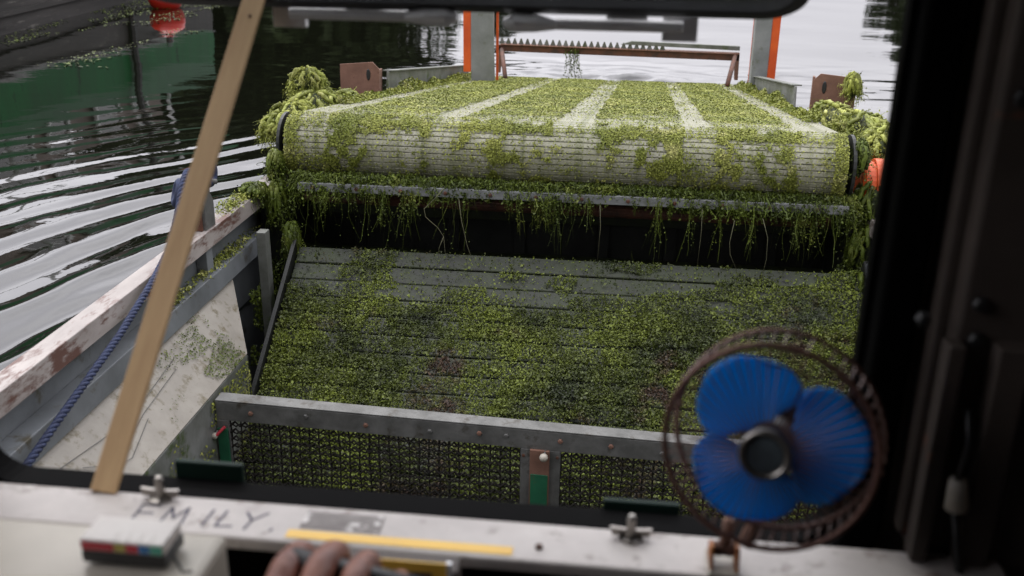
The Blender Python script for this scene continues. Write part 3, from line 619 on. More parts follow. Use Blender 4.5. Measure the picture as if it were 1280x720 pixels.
# round the roller: patches and dribbles
n = 150000; t = rng.uniform(0, rad(165), n); x = rng.uniform(-.9, .9, n)
al = t*RR
st_ = stripe(x, al)+.05*(fbm(x*7+3, al*3, 3)-.5)
d1 = fbm(x*5+31, al*5+3, 4); f1 = fbm(x*30+1, al*30, 3)
cov = np.clip((d1-.50)*3.2+(f1-.5)*3.6+.13, .04, 1); cov = np.maximum(cov, np.clip(1.05-np.abs(t-rad(34))/rad(13), 0, 1)*.95)
cov = np.where(st_ < 0, cov*.22+.02, cov); cov *= np.where(t > rad(120), .8, 1)
cov = np.maximum(cov, np.where(np.abs(x) > .86, .5, 0))
ok = rng.random(n) < cov; t, x = t[ok], x[ok]
dv = bn[None]*np.cos(t)[:, None]-bu[None]*np.sin(t)[:, None]
P = dv*(RR+.001+.007*rng.random((len(t), 1)))+np.stack([x, 0*x, 0*x], 1)
parts.append(leaves(belt_world(P), dv, rng.uniform(.004, .0075, len(t)), .4))
# weed along the side plates
n = 16000; a = rng.uniform(.5, BL-.3, n); s_ = rng.choice([-1, 1], n); off = rng.random(n)**1.6
P = a[:, None]*bu+(RR+.004+.05*rng.random((n, 1))*(1-off[:, None])*fbm(a*3, 0*a)[:, None]*1.6)*bn+np.stack([s_*(.905-.05*off), 0*a, 0*a], 1)
parts.append(leaves(belt_world(P), np.tile(bn, (n, 1)), rng.uniform(.007, .014, n), .9))
Vv, Ff = join(parts)
tag(np_mesh('belt_duckweed', Vv, Ff, M['weed']), 'bright green duckweed spread in strips over the pick-up belt', 'duckweed', kind='stuff')

# ------------------------------------------------------------------ heaps and curtains of weed
def heap(name, blobs, nst, label, m=None, ln=(.03, .07), wd=(.0015, .0035)):
    """blobs: (centre, radii); strands combed down over lumpy ellipsoids"""
    root = thing(name, label, 'weed heap')
    parts = []; core = MB()
    for (c, r) in blobs:
        c = np.array(c); r = np.array(r); vol = float(np.prod(r)**(1/3)); k = int(.75*nst*(vol/.1)**2/len(blobs))+60
        prof = [(math.sin(PI*i/10)+.001, -math.cos(PI*i/10)) for i in range(11)]
        o_ = len(core.v); core.lathe(prof, (0, 0, 0), 'z', 14)
        for j in range(o_, len(core.v)):
            p = np.array(core.v[j]); f_ = .86+.16*math.sin(p[0]*5+c[0]*9)+.08*math.sin(p[1]*7+p[2]*6); core.v[j] = tuple(c+p*r*f_*.9)
        d = rng.normal(size=(k, 3)); d[:, 2] = np.abs(d[:, 2])*1.2-.55; d /= np.linalg.norm(d, axis=1)[:, None]
        lump = .86+.30*fbm(d[:, 0]*2.2+c[1]*7+20, d[:, 1]*2.2+d[:, 2]*2+20, 3)
        S = c+d*r*lump[:, None]
        D = np.stack([d[:, 0]*.25, d[:, 1]*.25, -.35-.25*(d[:, 2] < .6)], 1)+rng.normal(size=(k, 3))*.30
        v_, f_, pts = strands(S, D, rng.uniform(*ln, k), rng.uniform(*wd, k), 6, .30, .38); parts.append((v_, f_))
        q_ = pts[:, 1:5].reshape(-1, 3); q_ = q_+rng.normal(size=q_.shape)*.004
        q_ = q_[rng.random(len(q_)) < .55]
        parts.append(leaves(q_, np.tile([0, -.3, 1.], (len(q_), 1)), rng.uniform(.005, .010, len(q_)), 1.0))
    rp = MB(); rl = []
    for (c, r) in blobs:
        for _ in range(26):
            az = rnd.uniform(0, 2*PI); t0 = rnd.uniform(.05, 1.0); t1 = t0+rnd.uniform(.8, 1.6); pts = []; tw = rnd.uniform(-.7, .7)
            for q in range(8):
                th = t0+(t1-t0)*q/7; a_ = az+tw*(q/7)+rnd.uniform(-.12, .12); kk = 1.0+rnd.uniform(-.07, .10)
                drop = max(0, th-1.5)*.5
                pts.append((c[0]+r[0]*kk*math.sin(min(th, 1.6))*math.cos(a_), c[1]+r[1]*kk*math.sin(min(th, 1.6))*math.sin(a_), c[2]+r[2]*kk*math.cos(min(th, 1.6))-drop*r[2]))
            rr0 = rnd.uniform(.004, .0095); rp.tube(pts, rr0, 5, rs=[rr0*(.6+.5*math.sin(PI*min(1, (q+1.5)/8))) for q in range(8)])
            P_ = np.array(pts); ts = rng.uniform(0, 6.99, 60); ii_ = ts.astype(int); f0 = (ts-ii_)[:, None]; Q_ = P_[ii_]*(1-f0)+P_[ii_+1]*f0; dn_ = rng.normal(size=(60, 3)); dn_ /= np.linalg.norm(dn_, axis=1)[:, None]
            rl.append((Q_+dn_*rr0*.95, dn_))
    ro = rp.build('ropes', m or M['weed_dark'], root, smooth=True); ro['kind'] = 'stuff'
    parts.append(leaves(np.concatenate([q[0] for q in rl]), np.concatenate([q[1] for q in rl]), rng.uniform(.005, .009, 60*len(rl)), .35))
    core.build('core', M['weed_core'], root, smooth=True)
    v_, f_ = join(parts); o = np_mesh('strands', v_, f_, m or M['weed_dark'], root); o['kind'] = 'stuff'
    return root
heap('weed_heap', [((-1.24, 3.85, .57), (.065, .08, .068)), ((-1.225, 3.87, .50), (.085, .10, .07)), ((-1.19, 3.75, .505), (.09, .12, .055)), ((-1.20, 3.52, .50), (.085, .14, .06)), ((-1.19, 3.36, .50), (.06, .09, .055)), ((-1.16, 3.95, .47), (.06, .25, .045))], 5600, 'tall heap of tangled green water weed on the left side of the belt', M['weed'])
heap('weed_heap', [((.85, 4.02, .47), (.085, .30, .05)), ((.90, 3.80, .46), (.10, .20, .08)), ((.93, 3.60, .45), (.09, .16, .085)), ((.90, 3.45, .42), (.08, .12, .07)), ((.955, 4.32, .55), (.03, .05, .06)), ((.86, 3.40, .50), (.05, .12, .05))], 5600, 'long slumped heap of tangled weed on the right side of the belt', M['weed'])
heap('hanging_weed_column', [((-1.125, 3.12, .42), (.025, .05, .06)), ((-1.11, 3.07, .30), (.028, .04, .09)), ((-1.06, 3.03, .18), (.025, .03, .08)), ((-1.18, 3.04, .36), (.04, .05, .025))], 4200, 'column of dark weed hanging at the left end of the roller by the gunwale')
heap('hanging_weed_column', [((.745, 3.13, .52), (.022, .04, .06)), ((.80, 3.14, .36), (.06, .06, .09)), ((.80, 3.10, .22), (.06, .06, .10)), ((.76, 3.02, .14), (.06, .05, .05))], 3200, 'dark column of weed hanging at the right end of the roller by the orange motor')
# a line of weed matted under the roller, with fringes
parts = []
n = 7000; x = rng.uniform(-1.06, .74, n); cl = fbm(x*5+3, 0*x+2, 3)
S = np.stack([x, 3.075+rng.uniform(-.018, .05, n), .392+rng.uniform(-.012, .03, n)+.0*x], 1)
D = np.stack([rng.normal(size=n)*.5, -np.abs(rng.normal(size=n))*.5, -.6+0*x], 1)
v_, f_, pts = strands(S, D, rng.uniform(.015, .06, n)*(.35+cl**2*2.2), rng.uniform(.0025, .006, n), 4, .2, .4); parts.append((v_, f_))
q_ = pts[:, 1:].reshape(-1, 3); q_ = q_+rng.normal(size=q_.shape)*.003; parts.append(leaves(q_, np.tile([0, -.6, .6], (len(q_), 1)), rng.uniform(.005, .010, len(q_)), 1))
n = 230; x = rng.uniform(-1.05, .73, n); x = x[fbm(x*6+40, 0*x+3, 3) > .42]; n = len(x)
S = np.stack([x, 3.05+rng.normal(size=n)*.02, .375+0*x], 1)
v_, f_, pts = strands(S, np.tile([0, -.05, -1.], (n, 1)), rng.uniform(.04, .20, n), rng.uniform(.0012, .0026, n), 8, .10, .12); parts.append((v_, f_))
q_ = pts[:, 1:].reshape(-1, 3); q_ = q_[rng.random(len(q_)) < .5]; q_ = q_+rng.normal(size=q_.shape)*.003; parts.append(leaves(q_, np.tile([0, -.6, .6], (len(q_), 1)), rng.uniform(.003, .006, len(q_)), 1))
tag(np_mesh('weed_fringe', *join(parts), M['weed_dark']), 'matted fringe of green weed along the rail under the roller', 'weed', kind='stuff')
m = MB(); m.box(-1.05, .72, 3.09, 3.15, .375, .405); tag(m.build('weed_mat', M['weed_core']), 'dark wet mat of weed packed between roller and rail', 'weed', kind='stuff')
# individual hanging tufts and roots
tufts = [(.372, .13, .9), (.405, .05, .4), (.44, .09, .5), (.467, .12, 1.5), (.51, .07, .9), (.555, .09, .7), (.59, .06, 1), (.62, .08, .5), (.645, .16, .5), (.655, .22, .8), (.715, .21, .9), (.735, .17, 1.3), (.80, .08, .5), (.90, .10, .4), (1.03, .10, 1.1), (1.06, .17, .9), (1.12, .17, 2.0), (1.15, .13, 1.2), (1.17, .20, 1.1), (1.27, .10, .5), (1.40, .06, .6), (1.47, .21, 1), (1.50, .08, .8), (1.56, .22, .4), (1.60, .07, .8), (1.645, .21, .7), (1.70, .10, 1.1), (1.735, .19, .9), (1.80, .06, .4), (1.84, .08, .9), (1.865, .19, 1.2), (1.90, .17, 2.2), (1.93, .10, .9), (1.98, .11, 1.0), (2.01, .13, 1.1)]
for i, (fx, ln_, th) in enumerate(tufts):
    x0 = -1.055+(fx-.372)*1.085; k = int(7*th)+2
    S = np.stack([x0+rng.normal(size=k)*.006*th, 3.05+rng.normal(size=k)*.008, .385+0*np.zeros(k)], 1)
    v_, f_, pts = strands(S, np.tile([0, -.05, -1.], (k, 1)), ln_*rng.uniform(.55, 1.0, k), rng.uniform(.0018, .0038, k), 8, .10, .10)
    q_ = pts[:, 1:7].reshape(-1, 3); q_ = np.repeat(q_, 4, 0); q_ = q_+rng.normal(size=q_.shape)*np.array([.004, .004, .008])*(.6+.4*th); fall = (.39-q_[:, 2])/ln_; q_ = q_[rng.random(len(q_)) < np.clip(1.05-fall, .12, 1)]
    v2, f2 = join([(v_, f_), leaves(q_, np.tile([0, -.7, .4], (len(q_), 1)), rng.uniform(.0035, .0075, len(q_)), 1)])
    ordn = ('first second third fourth fifth sixth seventh eighth ninth tenth eleventh twelfth thirteenth fourteenth fifteenth sixteenth seventeenth eighteenth'.split())
    nth = ordn[i]+' from the left' if i < 18 else (ordn[len(tufts)-1-i]+' from the right' if i < len(tufts)-1 else 'first from the right')
    _ = 'left end' if i < 6 else 'left half' if i < 15 else 'middle' if i < 21 else 'right half' if i < 28 else 'right end'
    sz_ = 'thick' if th > 1.05 else 'thin'
    lg = 'long' if ln_ > .14 else 'short'
    tag(np_mesh('hanging_weed', v2, f2, M['weed_dark']), '%s %s strand of weed under the roller, %s' % (sz_, lg, nth), 'weed strand', 'weed strands hanging under the roller')
def root(pts, label, r=.0013):
    P = np.array(pts); tag(MB().tube([tuple(p) for p in P], r, 5, rs=[r*(1-.6*i/(len(P)-1)) for i in range(len(P))]).build('hanging_root', M['root'], smooth=True), label, 'root', 'pale roots dangling under the roller')
root([(-.82+.27, 3.03, .40), (-.575, 3.02, .37), (-.61, 3.015, .335), (-.605, 3.01, .31), (-.565, 3.01, .275), (-.545, 3.0, .25), (-.54, 3.0, .19), (-.52, 3.0, .14)], 'pale forked root kinking sharply left under the roller')
root([(-.545, 3.0, .25), (-.56, 3.0, .21), (-.565, 3.0, .15)], 'short pale root tip hanging beside the forked root', .0011)
root([(-.50, 3.03, .37), (-.49, 3.02, .30), (-.47, 3.01, .22), (-.44, 3.0, .14)], 'pale root slanting right beside the forked root')
root([(-.05, 3.03, .37), (-.045, 3.02, .30), (-.05, 3.02, .18)], 'straight pale root under the middle of the roller')
root([(.268, 3.03, .37), (.27, 3.02, .30), (.266, 3.02, .17)], 'long straight pale root right of the middle of the roller')
root([(.37, 3.03, .34), (.36, 3.02, .27), (.365, 3.02, .23), (.39, 3.01, .18)], 'wavy pale root under the right half of the roller')
root([(.455, 3.03, .35), (.475, 3.02, .29), (.478, 3.02, .22), (.47, 3.01, .17)], 'curved pale root under the right half of the roller')

k = 14
v_, f_, pts = strands(np.stack([-.36+rng.normal(size=k)*.03, 7.27+0*np.zeros(k), .29+0*np.zeros(k)], 1), np.tile([0, 0, -1.], (k, 1)), rng.uniform(.12, .27, k), rng.uniform(.004, .008, k), 7, .1, .12)
q_ = pts[:, 1:].reshape(-1, 3); q_ = np.repeat(q_, 3, 0)+rng.normal(size=(len(q_)*3, 3))*.007
tag(np_mesh('hanging_weed', *join([(v_, f_), leaves(q_, np.tile([0, -.6, .6], (len(q_), 1)), rng.uniform(.008, .016, len(q_)), 1)]), M['weed_dark']), 'two ragged strands of weed hanging from the toothed cutter bar', 'weed strand')
# tufts of weed left on the gunwale, ledge and plate
def scatter(name, c, r, k, label, nrm=(0, 0, 1.), m=None):
    P = np.array(c)+rng.normal(size=(k, 3))*np.array(r); v1 = leaves(P, np.tile(nrm, (k, 1)), rng.uniform(.005, .011, k), .9)
    kk = k//6; v_, f_, _ = strands(np.array(c)+rng.normal(size=(kk, 3))*np.array(r), rng.normal(size=(kk, 3)), rng.uniform(.015, .04, kk), rng.uniform(.0015, .003, kk), 3, .3, .4)
    tag(np_mesh(name, *join([v1, (v_, f_)]), m or M['weed']), label, 'weed', kind='stuff')
scatter('weed_scrap', (-1.20, 2.93, .36), (.018, .07, .006), 500, 'clump of weed on the left gunwale in front of the roller')
scatter('weed_scrap', (-1.185, 2.74, .232), (.012, .14, .004), 600, 'weed scattered on the ledge inside the left gunwale')
scatter('weed_scrap', (-1.185, 2.38, .230), (.012, .05, .006), 260, 'small clump of weed on the ledge near the rope')
scatter('weed_scrap', (-1.155, 2.2, .205), (.006, .02, .014), 90, 'dark scrap of weed hanging over the ledge edge', m=M['weed_dark'])
k = 4200; tt = rng.random(k)**.7; yy = 2.5-np.abs(rng.normal(size=k))*.17-rng.random(k)*.05; okk = (fbm(tt*5, yy*9, 4) > .50)&(rng.random(k) < .45) & (yy > 1.7); tt, yy = tt[okk], yy[okk]
P = np.stack([-1.172+.142*tt+.003, yy, .165-.13*tt+.004], 1); tag(np_mesh('weed_smear', *leaves(P, np.tile([.65, 0, .75], (len(P), 1)), rng.uniform(.003, .007, len(P)), .35), M['weed_dark']), 'smears of duckweed on the cream sloping plate at the left', 'duckweed', kind='stuff')
k = 9000; zz = rng.uniform(-.35, .12, k); yy = rng.uniform(2.53, 3.1, k); okk = fbm(zz*6+20, yy*5, 4) > .44; zz, yy = zz[okk], yy[okk]
P = np.stack([-1.195+.035*rng.random(len(zz))**3+.05*(yy > 2.8), yy, zz], 1); tag(np_mesh('weed_smear', *leaves(P, np.tile([.8, -.5, .3], (len(P), 1)), rng.uniform(.005, .011, len(P)), .8), M['weed_dark']), 'dark weed clinging to the hull side between the cream plate and the roller', 'duckweed', kind='stuff')
k = 3000; zz = -.3*rng.random(k)+.02; yy = 2.5-np.abs(rng.normal(size=k))*.3; okk = (fbm(zz*9+50, yy*7, 4) > .55) & (yy > 1.2); zz, yy = zz[okk], yy[okk]
P = np.stack([-1.026+0*zz, yy, zz], 1); tag(np_mesh('weed_smear', *leaves(P, np.tile([1., 0, .1], (len(P), 1)), rng.uniform(.004, .009, len(P)), .35), M['weed']), 'duckweed stuck to the upright hold side below the cream plate', 'duckweed', kind='stuff')

# ------------------------------------------------------------------ operator cab
cab = thing('operator_cab', 'dark operator cab interior with a rubber-sealed front window and scuffed white ledge', 'boat cab', loc=(-.19, .4, .3))
def cbox(name, m, x0, x1, y0, y1, z0, z1, bevel=.002, parent=None): return MB().box(x0+.19, x1+.19, y0-.4, y1-.4, z0-.3, z1-.3).build(name, m, parent or cab, bevel)
OX0, OX1, OZ0, OZ1, CR = -.648, .230, .682, 1.30, .055
def rrect(x0, x1, z0, z1, r, n=8):
    out = []
    for (cx_, cz_, a0) in ((x1-r, z1-r, 0), (x0+r, z1-r, 90), (x0+r, z0+r, 180), (x1-r, z0+r, 270)):
        for i in range(n+1):
            t = rad(a0+90*i/n); out.append((cx_+r*math.cos(t), cz_+r*math.sin(t)))
    return out
def ring(name, m, outer_, inner_, y0, y1, parent=cab, bevel=0):
    mb = MB(); n = len(outer_)
    for y in (y0, y1):
        for p in outer_: mb.v.append((p[0]+.19, y-.4, p[1]-.3))
        for p in inner_: mb.v.append((p[0]+.19, y-.4, p[1]-.3))
    for i in range(n):
        j = (i+1) % n
        mb.f += [(i, j, n+j, n+i), (2*n+i, 3*n+i, 3*n+j, 2*n+j), (i, 2*n+i, 2*n+j, j), (n+i, n+j, 3*n+j, 3*n+i)]
    return mb.build(name, m, parent, bevel)
inn = rrect(OX0, OX1, OZ0, OZ1, CR)
# wall with the opening: outer outline has the same number of points, pushed to a rectangle
def push(p):
    x, z = p; cx_, cz_ = (OX0+OX1)/2, (OZ0+OZ1)/2; dx, dz = (x-cx_)/((OX1-OX0)/2), (z-cz_)/((OZ1-OZ0)/2); s_ = max(abs(dx), abs(dz)); dx /= s_; dz /= s_
    return ((-1.05 if dx < 0 else .75)*abs(dx)+(1-abs(dx))*cx_ if True else 0, (2.0 if dz > 0 else .30)*abs(dz)+(1-abs(dz))*cz_)
ring('front_wall', M['cabwall'], [push(p) for p in inn], inn, .80, .84)
ring('rubber_seal', M['rubber'], rrect(OX0-.022, OX1+.022, OZ0-.020, OZ1+.022, CR+.018), rrect(OX0+.010, OX1-.010, OZ0+.008, OZ1-.010, CR-.008), .785, .852, bevel=.004)
ring('seal_lip', M['rubber'], rrect(OX0+.0101, OX1-.0101, OZ0+.0081, OZ1-.0101, CR-.008), rrect(OX0+.015, OX1-.015, OZ0+.012, OZ1-.015, CR-.012), .812, .825)
ledge = cbox('window_ledge', M['ledge'], -.95, .34, .695, .752, .722, .735, .003)
cbox('ledge_support', M['rubber'], -.95, .34, .752, .784, .60, .695)
cbox('under_ledge_panel', M['cabwall'], -.95, .60, .77, .799, .30, .66, .002)
cbox('roof', M['cabwall'], -1.05, .75, -1.2, .85, 2.0, 2.04)
cbox('right_wall', M['cabwall'], .60, .64, -1.2, .80, .30, 2.0)
cbox('rear_wall', M['cabwall'], -1.05, .75, -1.24, -1.2, .30, 2.0)
cbox('cab_floor', M['dark_hold'], -1.05, .75, -1.2, .80, .26, .30)
cbox('left_lower_wall', M['cabwall'], -1.05, -1.01, -1.2, .80, .30, .95)
cbox('left_rear_wall', M['cabwall'], -1.05, -1.01, -1.2, -.45, .951, 2.0)
# corner column with channels and bolt heads at the right
cbox('corner_column', M['cabwall'], .272, .60, .755, .80, .72, 1.99, .004)
cbox('column_strip', M['galv'].copy() if False else M['cabwall'], .2615, .273, .775, .80, .736, 1.99, .003)
cbox('lower_channel', M['cabwall'], .262, .276, .735, .755, .736, .935, .002)
cbox('lower_channel', M['cabwall'], .300, .325, .735, .755, .60, .935, .002)
for (x, z) in ((.241+.045, 1.125), (.262+.06, 1.13), (.285, .965), (.287, .935), (.318, 1.07), (.245, .95)):
    m = MB(); m.lathe([(.0001, .748), (.005, .7485), (.0065, .751), (.0065, .7548)], (x+.19, -.4, z-.3), 'y', 6); m.build('bolt', M['black'], cab)
m = MB(); m.tube([(.287+.19, .34, .88-.3), (.291+.19, .335, .85-.3), (.286+.19, .33, .82-.3)], .003, 6); m.tube([(.289+.19, .33, .79-.3), (.30+.19, .33, .74-.3), (.305+.19, .31, .68-.3), (.31+.19, .30, .5-.3)], .0035, 6); wire = m.build('cable', M['black'], cab, smooth=True)
m = MB(); m.tube([(.286+.19, .33, .822-.3), (.289+.19, .33, .795-.3)], .009, 10, rs=[.007, .0095]); m.build('cable_plug', M['cream'], cab, smooth=True)
# writing and tape on the ledge
LZ = .7352-.3
def stroke(mb, pts, wdt, z=LZ):
    for (a, c) in zip(pts[:-1], pts[1:]):
        a = np.array(a); c = np.array(c); d = c-a; d = d/np.linalg.norm(d); nn = np.array([-d[1], d[0]])*wdt/2; a2 = a-d*wdt*.3; c2 = c+d*wdt*.3
        mb.add([(p[0]+.19, p[1]-.4, z) for p in (a2-nn, c2-nn, c2+nn, a2+nn)], [(0, 1, 2, 3)])
m = MB(); YB, YT = .708, .733
def ltr(x, pl):
    for p in pl: stroke(m, [(x+a*.016, YB+c*(YT-YB)) for a, c in p], .0026)
ltr(-.413, [[(0, 0), (0, 1)], [(0, 1), (1, 1)], [(0, .5), (.9, .5)], [(0, 0), (1, 0)]])
ltr(-.387, [[(0, 0), (.15, .95), (.6, .3), (1.1, 1), (1.25, 0)]])
ltr(-.351, [[(.2, 0), (.3, 1)]])
ltr(-.337, [[(.2, 1), (.05, .05), (.95, .1)]])
ltr(-.315, [[(0, 1), (.5, .55), (1.2, 1.05)], [(.5, .55), (.35, 0)]])
ltr(-.286, [[(0, .02), (.05, .14)]])
m.build('lettering', M['ink'], ledge)
cbox('yellow_tape', M['yellow'], -.27, -.072, .701, .7125, .7353, .7357, 0, ledge)
cbox('scraped_patch', M['scrape'], -.262, -.19, .716, .742, .7352, .7355, 0, ledge)
for (x, y) in ((.028, .74), (-.402, .745)):
    m = MB(); m.lathe([(.011, .0), (.011, .002), (.0045, .0025), (.0042, .02), (.0025, .023), (.0001, .0235)], (x+.19, y-.4, .7352-.3), 'z', 12)
    m.prism([(-.016, .002), (-.004, .003), (.004, .003), (.016, .002), (.018, .010), (.006, .009), (-.006, .009), (-.018, .010)], -.0015, .0015, lambda a, c, d: (a+x+.19, y-.4+d, c+.7352-.3)); m.build('wing_nut', M['chrome'], cab, smooth=False)
m = MB(); m.lathe([(.0001, .003), (.003, .0025), (.0035, 0)], (-.05+.19, .715-.4, .7352-.3), 'z', 10); m.build('rivet', M['rust_dark'], cab)
# opened top-hung sash with its stays
def TS(p): return Vector(p)
SA = math.atan2(1.30-1.135, 1.10-.87)
sh = (-.50, .185)
SX0, SX1 = -.545, .185
def sash_pt(a, c, d):  # a along x, c up the sash from its free edge, d outwards
    return (a+.19, 1.115-c*math.cos(.60)+d*math.sin(.60)-.4, 1.138+c*math.sin(.60)+d*math.cos(.60)-.3)
def sring(outer_, inner_, d0, d1, name, m):
    mb = MB(); n = len(outer_)
    for d in (d0, d1):
        for p in outer_: mb.v.append(sash_pt(p[0], p[1], d))
        for p in inner_: mb.v.append(sash_pt(p[0], p[1], d))
    for i in range(n):
        j = (i+1) % n; mb.f += [(i, j, n+j, n+i), (2*n+i, 3*n+i, 3*n+j, 2*n+j), (i, 2*n+i, 2*n+j, j), (n+i, n+j, 3*n+j, 3*n+i)]
    return mb.build(name, m, cab, .0015)
so_ = rrect(SX0, SX1, 0, .31, .045); si_ = rrect(SX0+.014, SX1-.014, .014, .296, .034)
sash = sring(so_, si_, 0, .018, 'window_sash', M['black'])
mb = MB(); gl = rrect(SX0+.0135, SX1-.0135, .0135, .2965, .034); n = len(gl)
for d in (.006, .010):
    for p in gl: mb.v.append(sash_pt(p[0], p[1], d))
mb.f = [tuple(range(n)), tuple(range(n, 2*n))]+[(i, (i+1) % n, n+(i+1) % n, n+i) for i in range(n)]
mb.build('pane', M['glass'], sash)
def stay(x0, x1, z, flip):
    y = 1.118
    m = MB(); m.tube([(x0+.19, y-.4, z-.3), (x1+.19, y-.4, z-.3)], .0065, 12);  
    xe = x1 if not flip else x0; s_ = 1 if not flip else -1
    m.tube([(xe+.19-.01*s_, y-.405, z-.3), (xe+.19+.012*s_, y-.405, z-.3+.001), (xe+.19+.035*s_, y-.405, z-.3+.001), (xe+.19+.048*s_, y-.405, z-.3)], .01, 10, rs=[.006, .010, .011, .005])
    o = m.build('window_stay', M['alu'], sash, .002)
    xo = x0 if not flip else x1
    MB().box(xo+.19-.022, xo+.19+.016, y-.395, y-.385, z-.3-.016, z-.3+.010).build('stay_bracket', M['alu'], sash, .001)
    MB().box((x0+x1)/2+.19-.01, (x0+x1)/2+.19+.035, y-.396, y-.390, z-.3+.006, z-.3+.016).build('stay_clip', M['alu'], sash, .001)
    for k in range(3 if flip else 4):
        xx = x0+(x1-x0)*(.28+.2*k)+.19; q_ = MB(); q_.lathe([(.0001, -.4045), (.0042, -.4042), (.0045, -.4030)], (xx, y, z-.3), 'y', 10); q_.build('stay_hole', M['black'] if not flip else M['frame_pale'], sash)
stay(-.375, -.232, 1.132, False); stay(-.085, .062, 1.128, True)
# dark green window stops outside the glass line
cbox('window_stop', M['dark_green'], -.441, -.368, .853, .860, .672, .707, .002)
cbox('window_stop', M['dark_green'], .003, .079, .853, .860, .678, .698, .002)

# ------------------------------------------------------------------ things inside the cab
bt = thing('timber_batten', 'long raw timber batten leaning across the left side of the cab window', 'wood strip', loc=(-.449, .775, .735))
d = Vector((-.407, 1.085, 1.149))-Vector((-.4585, .735, .7355)); 
m = MB(); L_ = .78; m.box(-.0125, .0125, -.0025, .0025, 0, L_); o = m.build('batten', M['wood'], bt, .0012)
bt.location = (-.4585, .7465, .7355); bt.rotation_mode = 'QUATERNION'; bt.rotation_quaternion = d.to_track_quat('Z', 'Y') if False else Vector((0, 0, 1)).rotation_difference(d.normalized())
for z in (.52,):
    m = MB(); m.lathe([(.0001, -.0036), (.0018, -.0034), (.002, -.0026)], (rnd.uniform(-.006, .006), 0, z), 'y', 8); m.build('nail', M['rust_dark'], bt)
# desk fan
fan = thing('clip_fan', 'small clip-on fan with three blue blades in a round brown wire cage', 'fan', loc=(.124, .665, .882))
fan.rotation_euler = (rad(-12), 0, rad(-16))
RC = .0755
def torus(mb, R_, r, y, n=48, k=6):
    mb.lathe([(R_+r*math.cos(t), y+r*math.sin(t)) for t in [2*PI*i/k for i in range(k+1)]], (0, 0, 0), 'y', n)
m = MB(); torus(m, RC, .0024, -.022); torus(m, RC+.002, .0022, .028); torus(m, RC*.62, .0009, .036); m.build('cage_rings', M['cage'], fan, smooth=True)
m = MB()
for k in range(56):
    t = 2*PI*k/56; c, s_ = math.cos(t), math.sin(t)
    m.tube([(.020*c, -.037, .020*s_), (RC*.55*c, -.034, RC*.55*s_), (RC*.88*c, -.030, RC*.88*s_), (RC*c, -.022, RC*s_), ((RC+.004)*c, .003, (RC+.004)*s_), ((RC+.002)*c, .028, (RC+.002)*s_), (RC*.8*c, .035, RC*.8*s_), (.024*c, .037, .024*s_)], .00055, 4, caps=False)
o = m.build('cage_wires', M['cage'], fan); o['kind'] = 'stuff'
for k, a0 in enumerate((128, 5, 243)):
    mb = MB(); nr, na_ = 12, 14
    for i in range(nr+1):
        r = .014+(.055)*i/nr; half = rad(16+47*math.sin(PI*min(1, (i/nr)*.80+.06)))*(1 if i < nr else .75)
        for j in range(na_+1):
            u = j/na_*2-1; rr_ = r*(1-.16*abs(u)**3) if i == nr else r*(1-.10*abs(u)**3); t = rad(a0)+u*half
            mb.v.append((rr_*math.cos(t), .009*u*(.4+.6*i/nr)-.002, rr_*math.sin(t)))
    for i in range(nr):
        for j in range(na_):
            p = i*(na_+1)+j; mb.f.append((p, p+1, p+na_+2, p+na_+1))
    o = mb.build('blade', M['blue'], fan, smooth=True); md = o.modifiers.new('thick', 'SOLIDIFY'); md.thickness = .0012
m = MB(); m.lathe([(.0001, -.016), (.014, -.016), (.0165, -.012), (.0165, .012), (.0001, .012)], (0, 0, 0), 'y', 24); m.build('blade_hub', M['black'], fan, smooth=False)
m = MB(); m.lathe([(.0001, -.0395), (.0125, -.0395), (.0135, -.038), (.0135, -.034)], (0, 0, 0), 'y', 28); m.build('badge', mat('badge_print', [.07, .09, .10], [.03, .035, .04], 60, .35, 0, 0), fan)
m = MB(); m.lathe([(.0135, -.038), (.0145, -.0415), (.0180, -.0415), (.0195, -.037), (.0180, -.034), (.0135, -.034)], (0, 0, 0), 'y', 32); m.build('badge_ring', M['chrome'], fan, smooth=True)
m = MB(); m.lathe([(.0001, .075), (.020, .073), (.027, .060), (.027, .030), (.018, .026), (.0001, .026)], (0, 0, 0), 'y', 24); m.build('motor_housing', M['black'], fan, smooth=False)
m = MB(); m.tube([(0, .055, -.02), (-.006, .055, -.075), (-.014, .045, -.105)], .006, 8); m.build('stem', M['rust'], fan, smooth=True)
clip = thing('fan_clip', 'rusty spring clamp gripping the ledge below the fan', 'clamp', loc=(.104, .705, .735))
m = MB(); m.box(-.013, .013, -.014, .022, .0005, .006); m.build('jaw', M['cream'], clip, .001)
m = MB(); m.box(-.013, .013, -.016, .02, -.026, -.0205); m.build('lower_jaw', M['rust_dark'], clip, .001)
for s_ in (-1, 1):
    m = MB(); m.prism([(-.012, .0065), (.014, .0065), (.010, .022), (-.006, .026)], -.0015, .0015, lambda a, c, d: (s_*.0105+d, a, c)); m.build('cheek', mat('orange_rust', [.42, .16, .04], [.24, .08, .03], 60, .7, 0, .3), clip, .0005)
m = MB(); m.lathe([(.0055, -.0085), (.0065, -.004), (.0055, 0), (.0065, .004), (.0055, .0085)], (0, .004, .018), 'x', 14); m.build('spring', M['orange'].copy() if False else M['rust_dark'], clip, smooth=True)
m = MB(); m.tube([(0, .004, .02), (.002, .006, .045)], .0045, 8); m.build('pivot', M['rust'], clip, smooth=True)

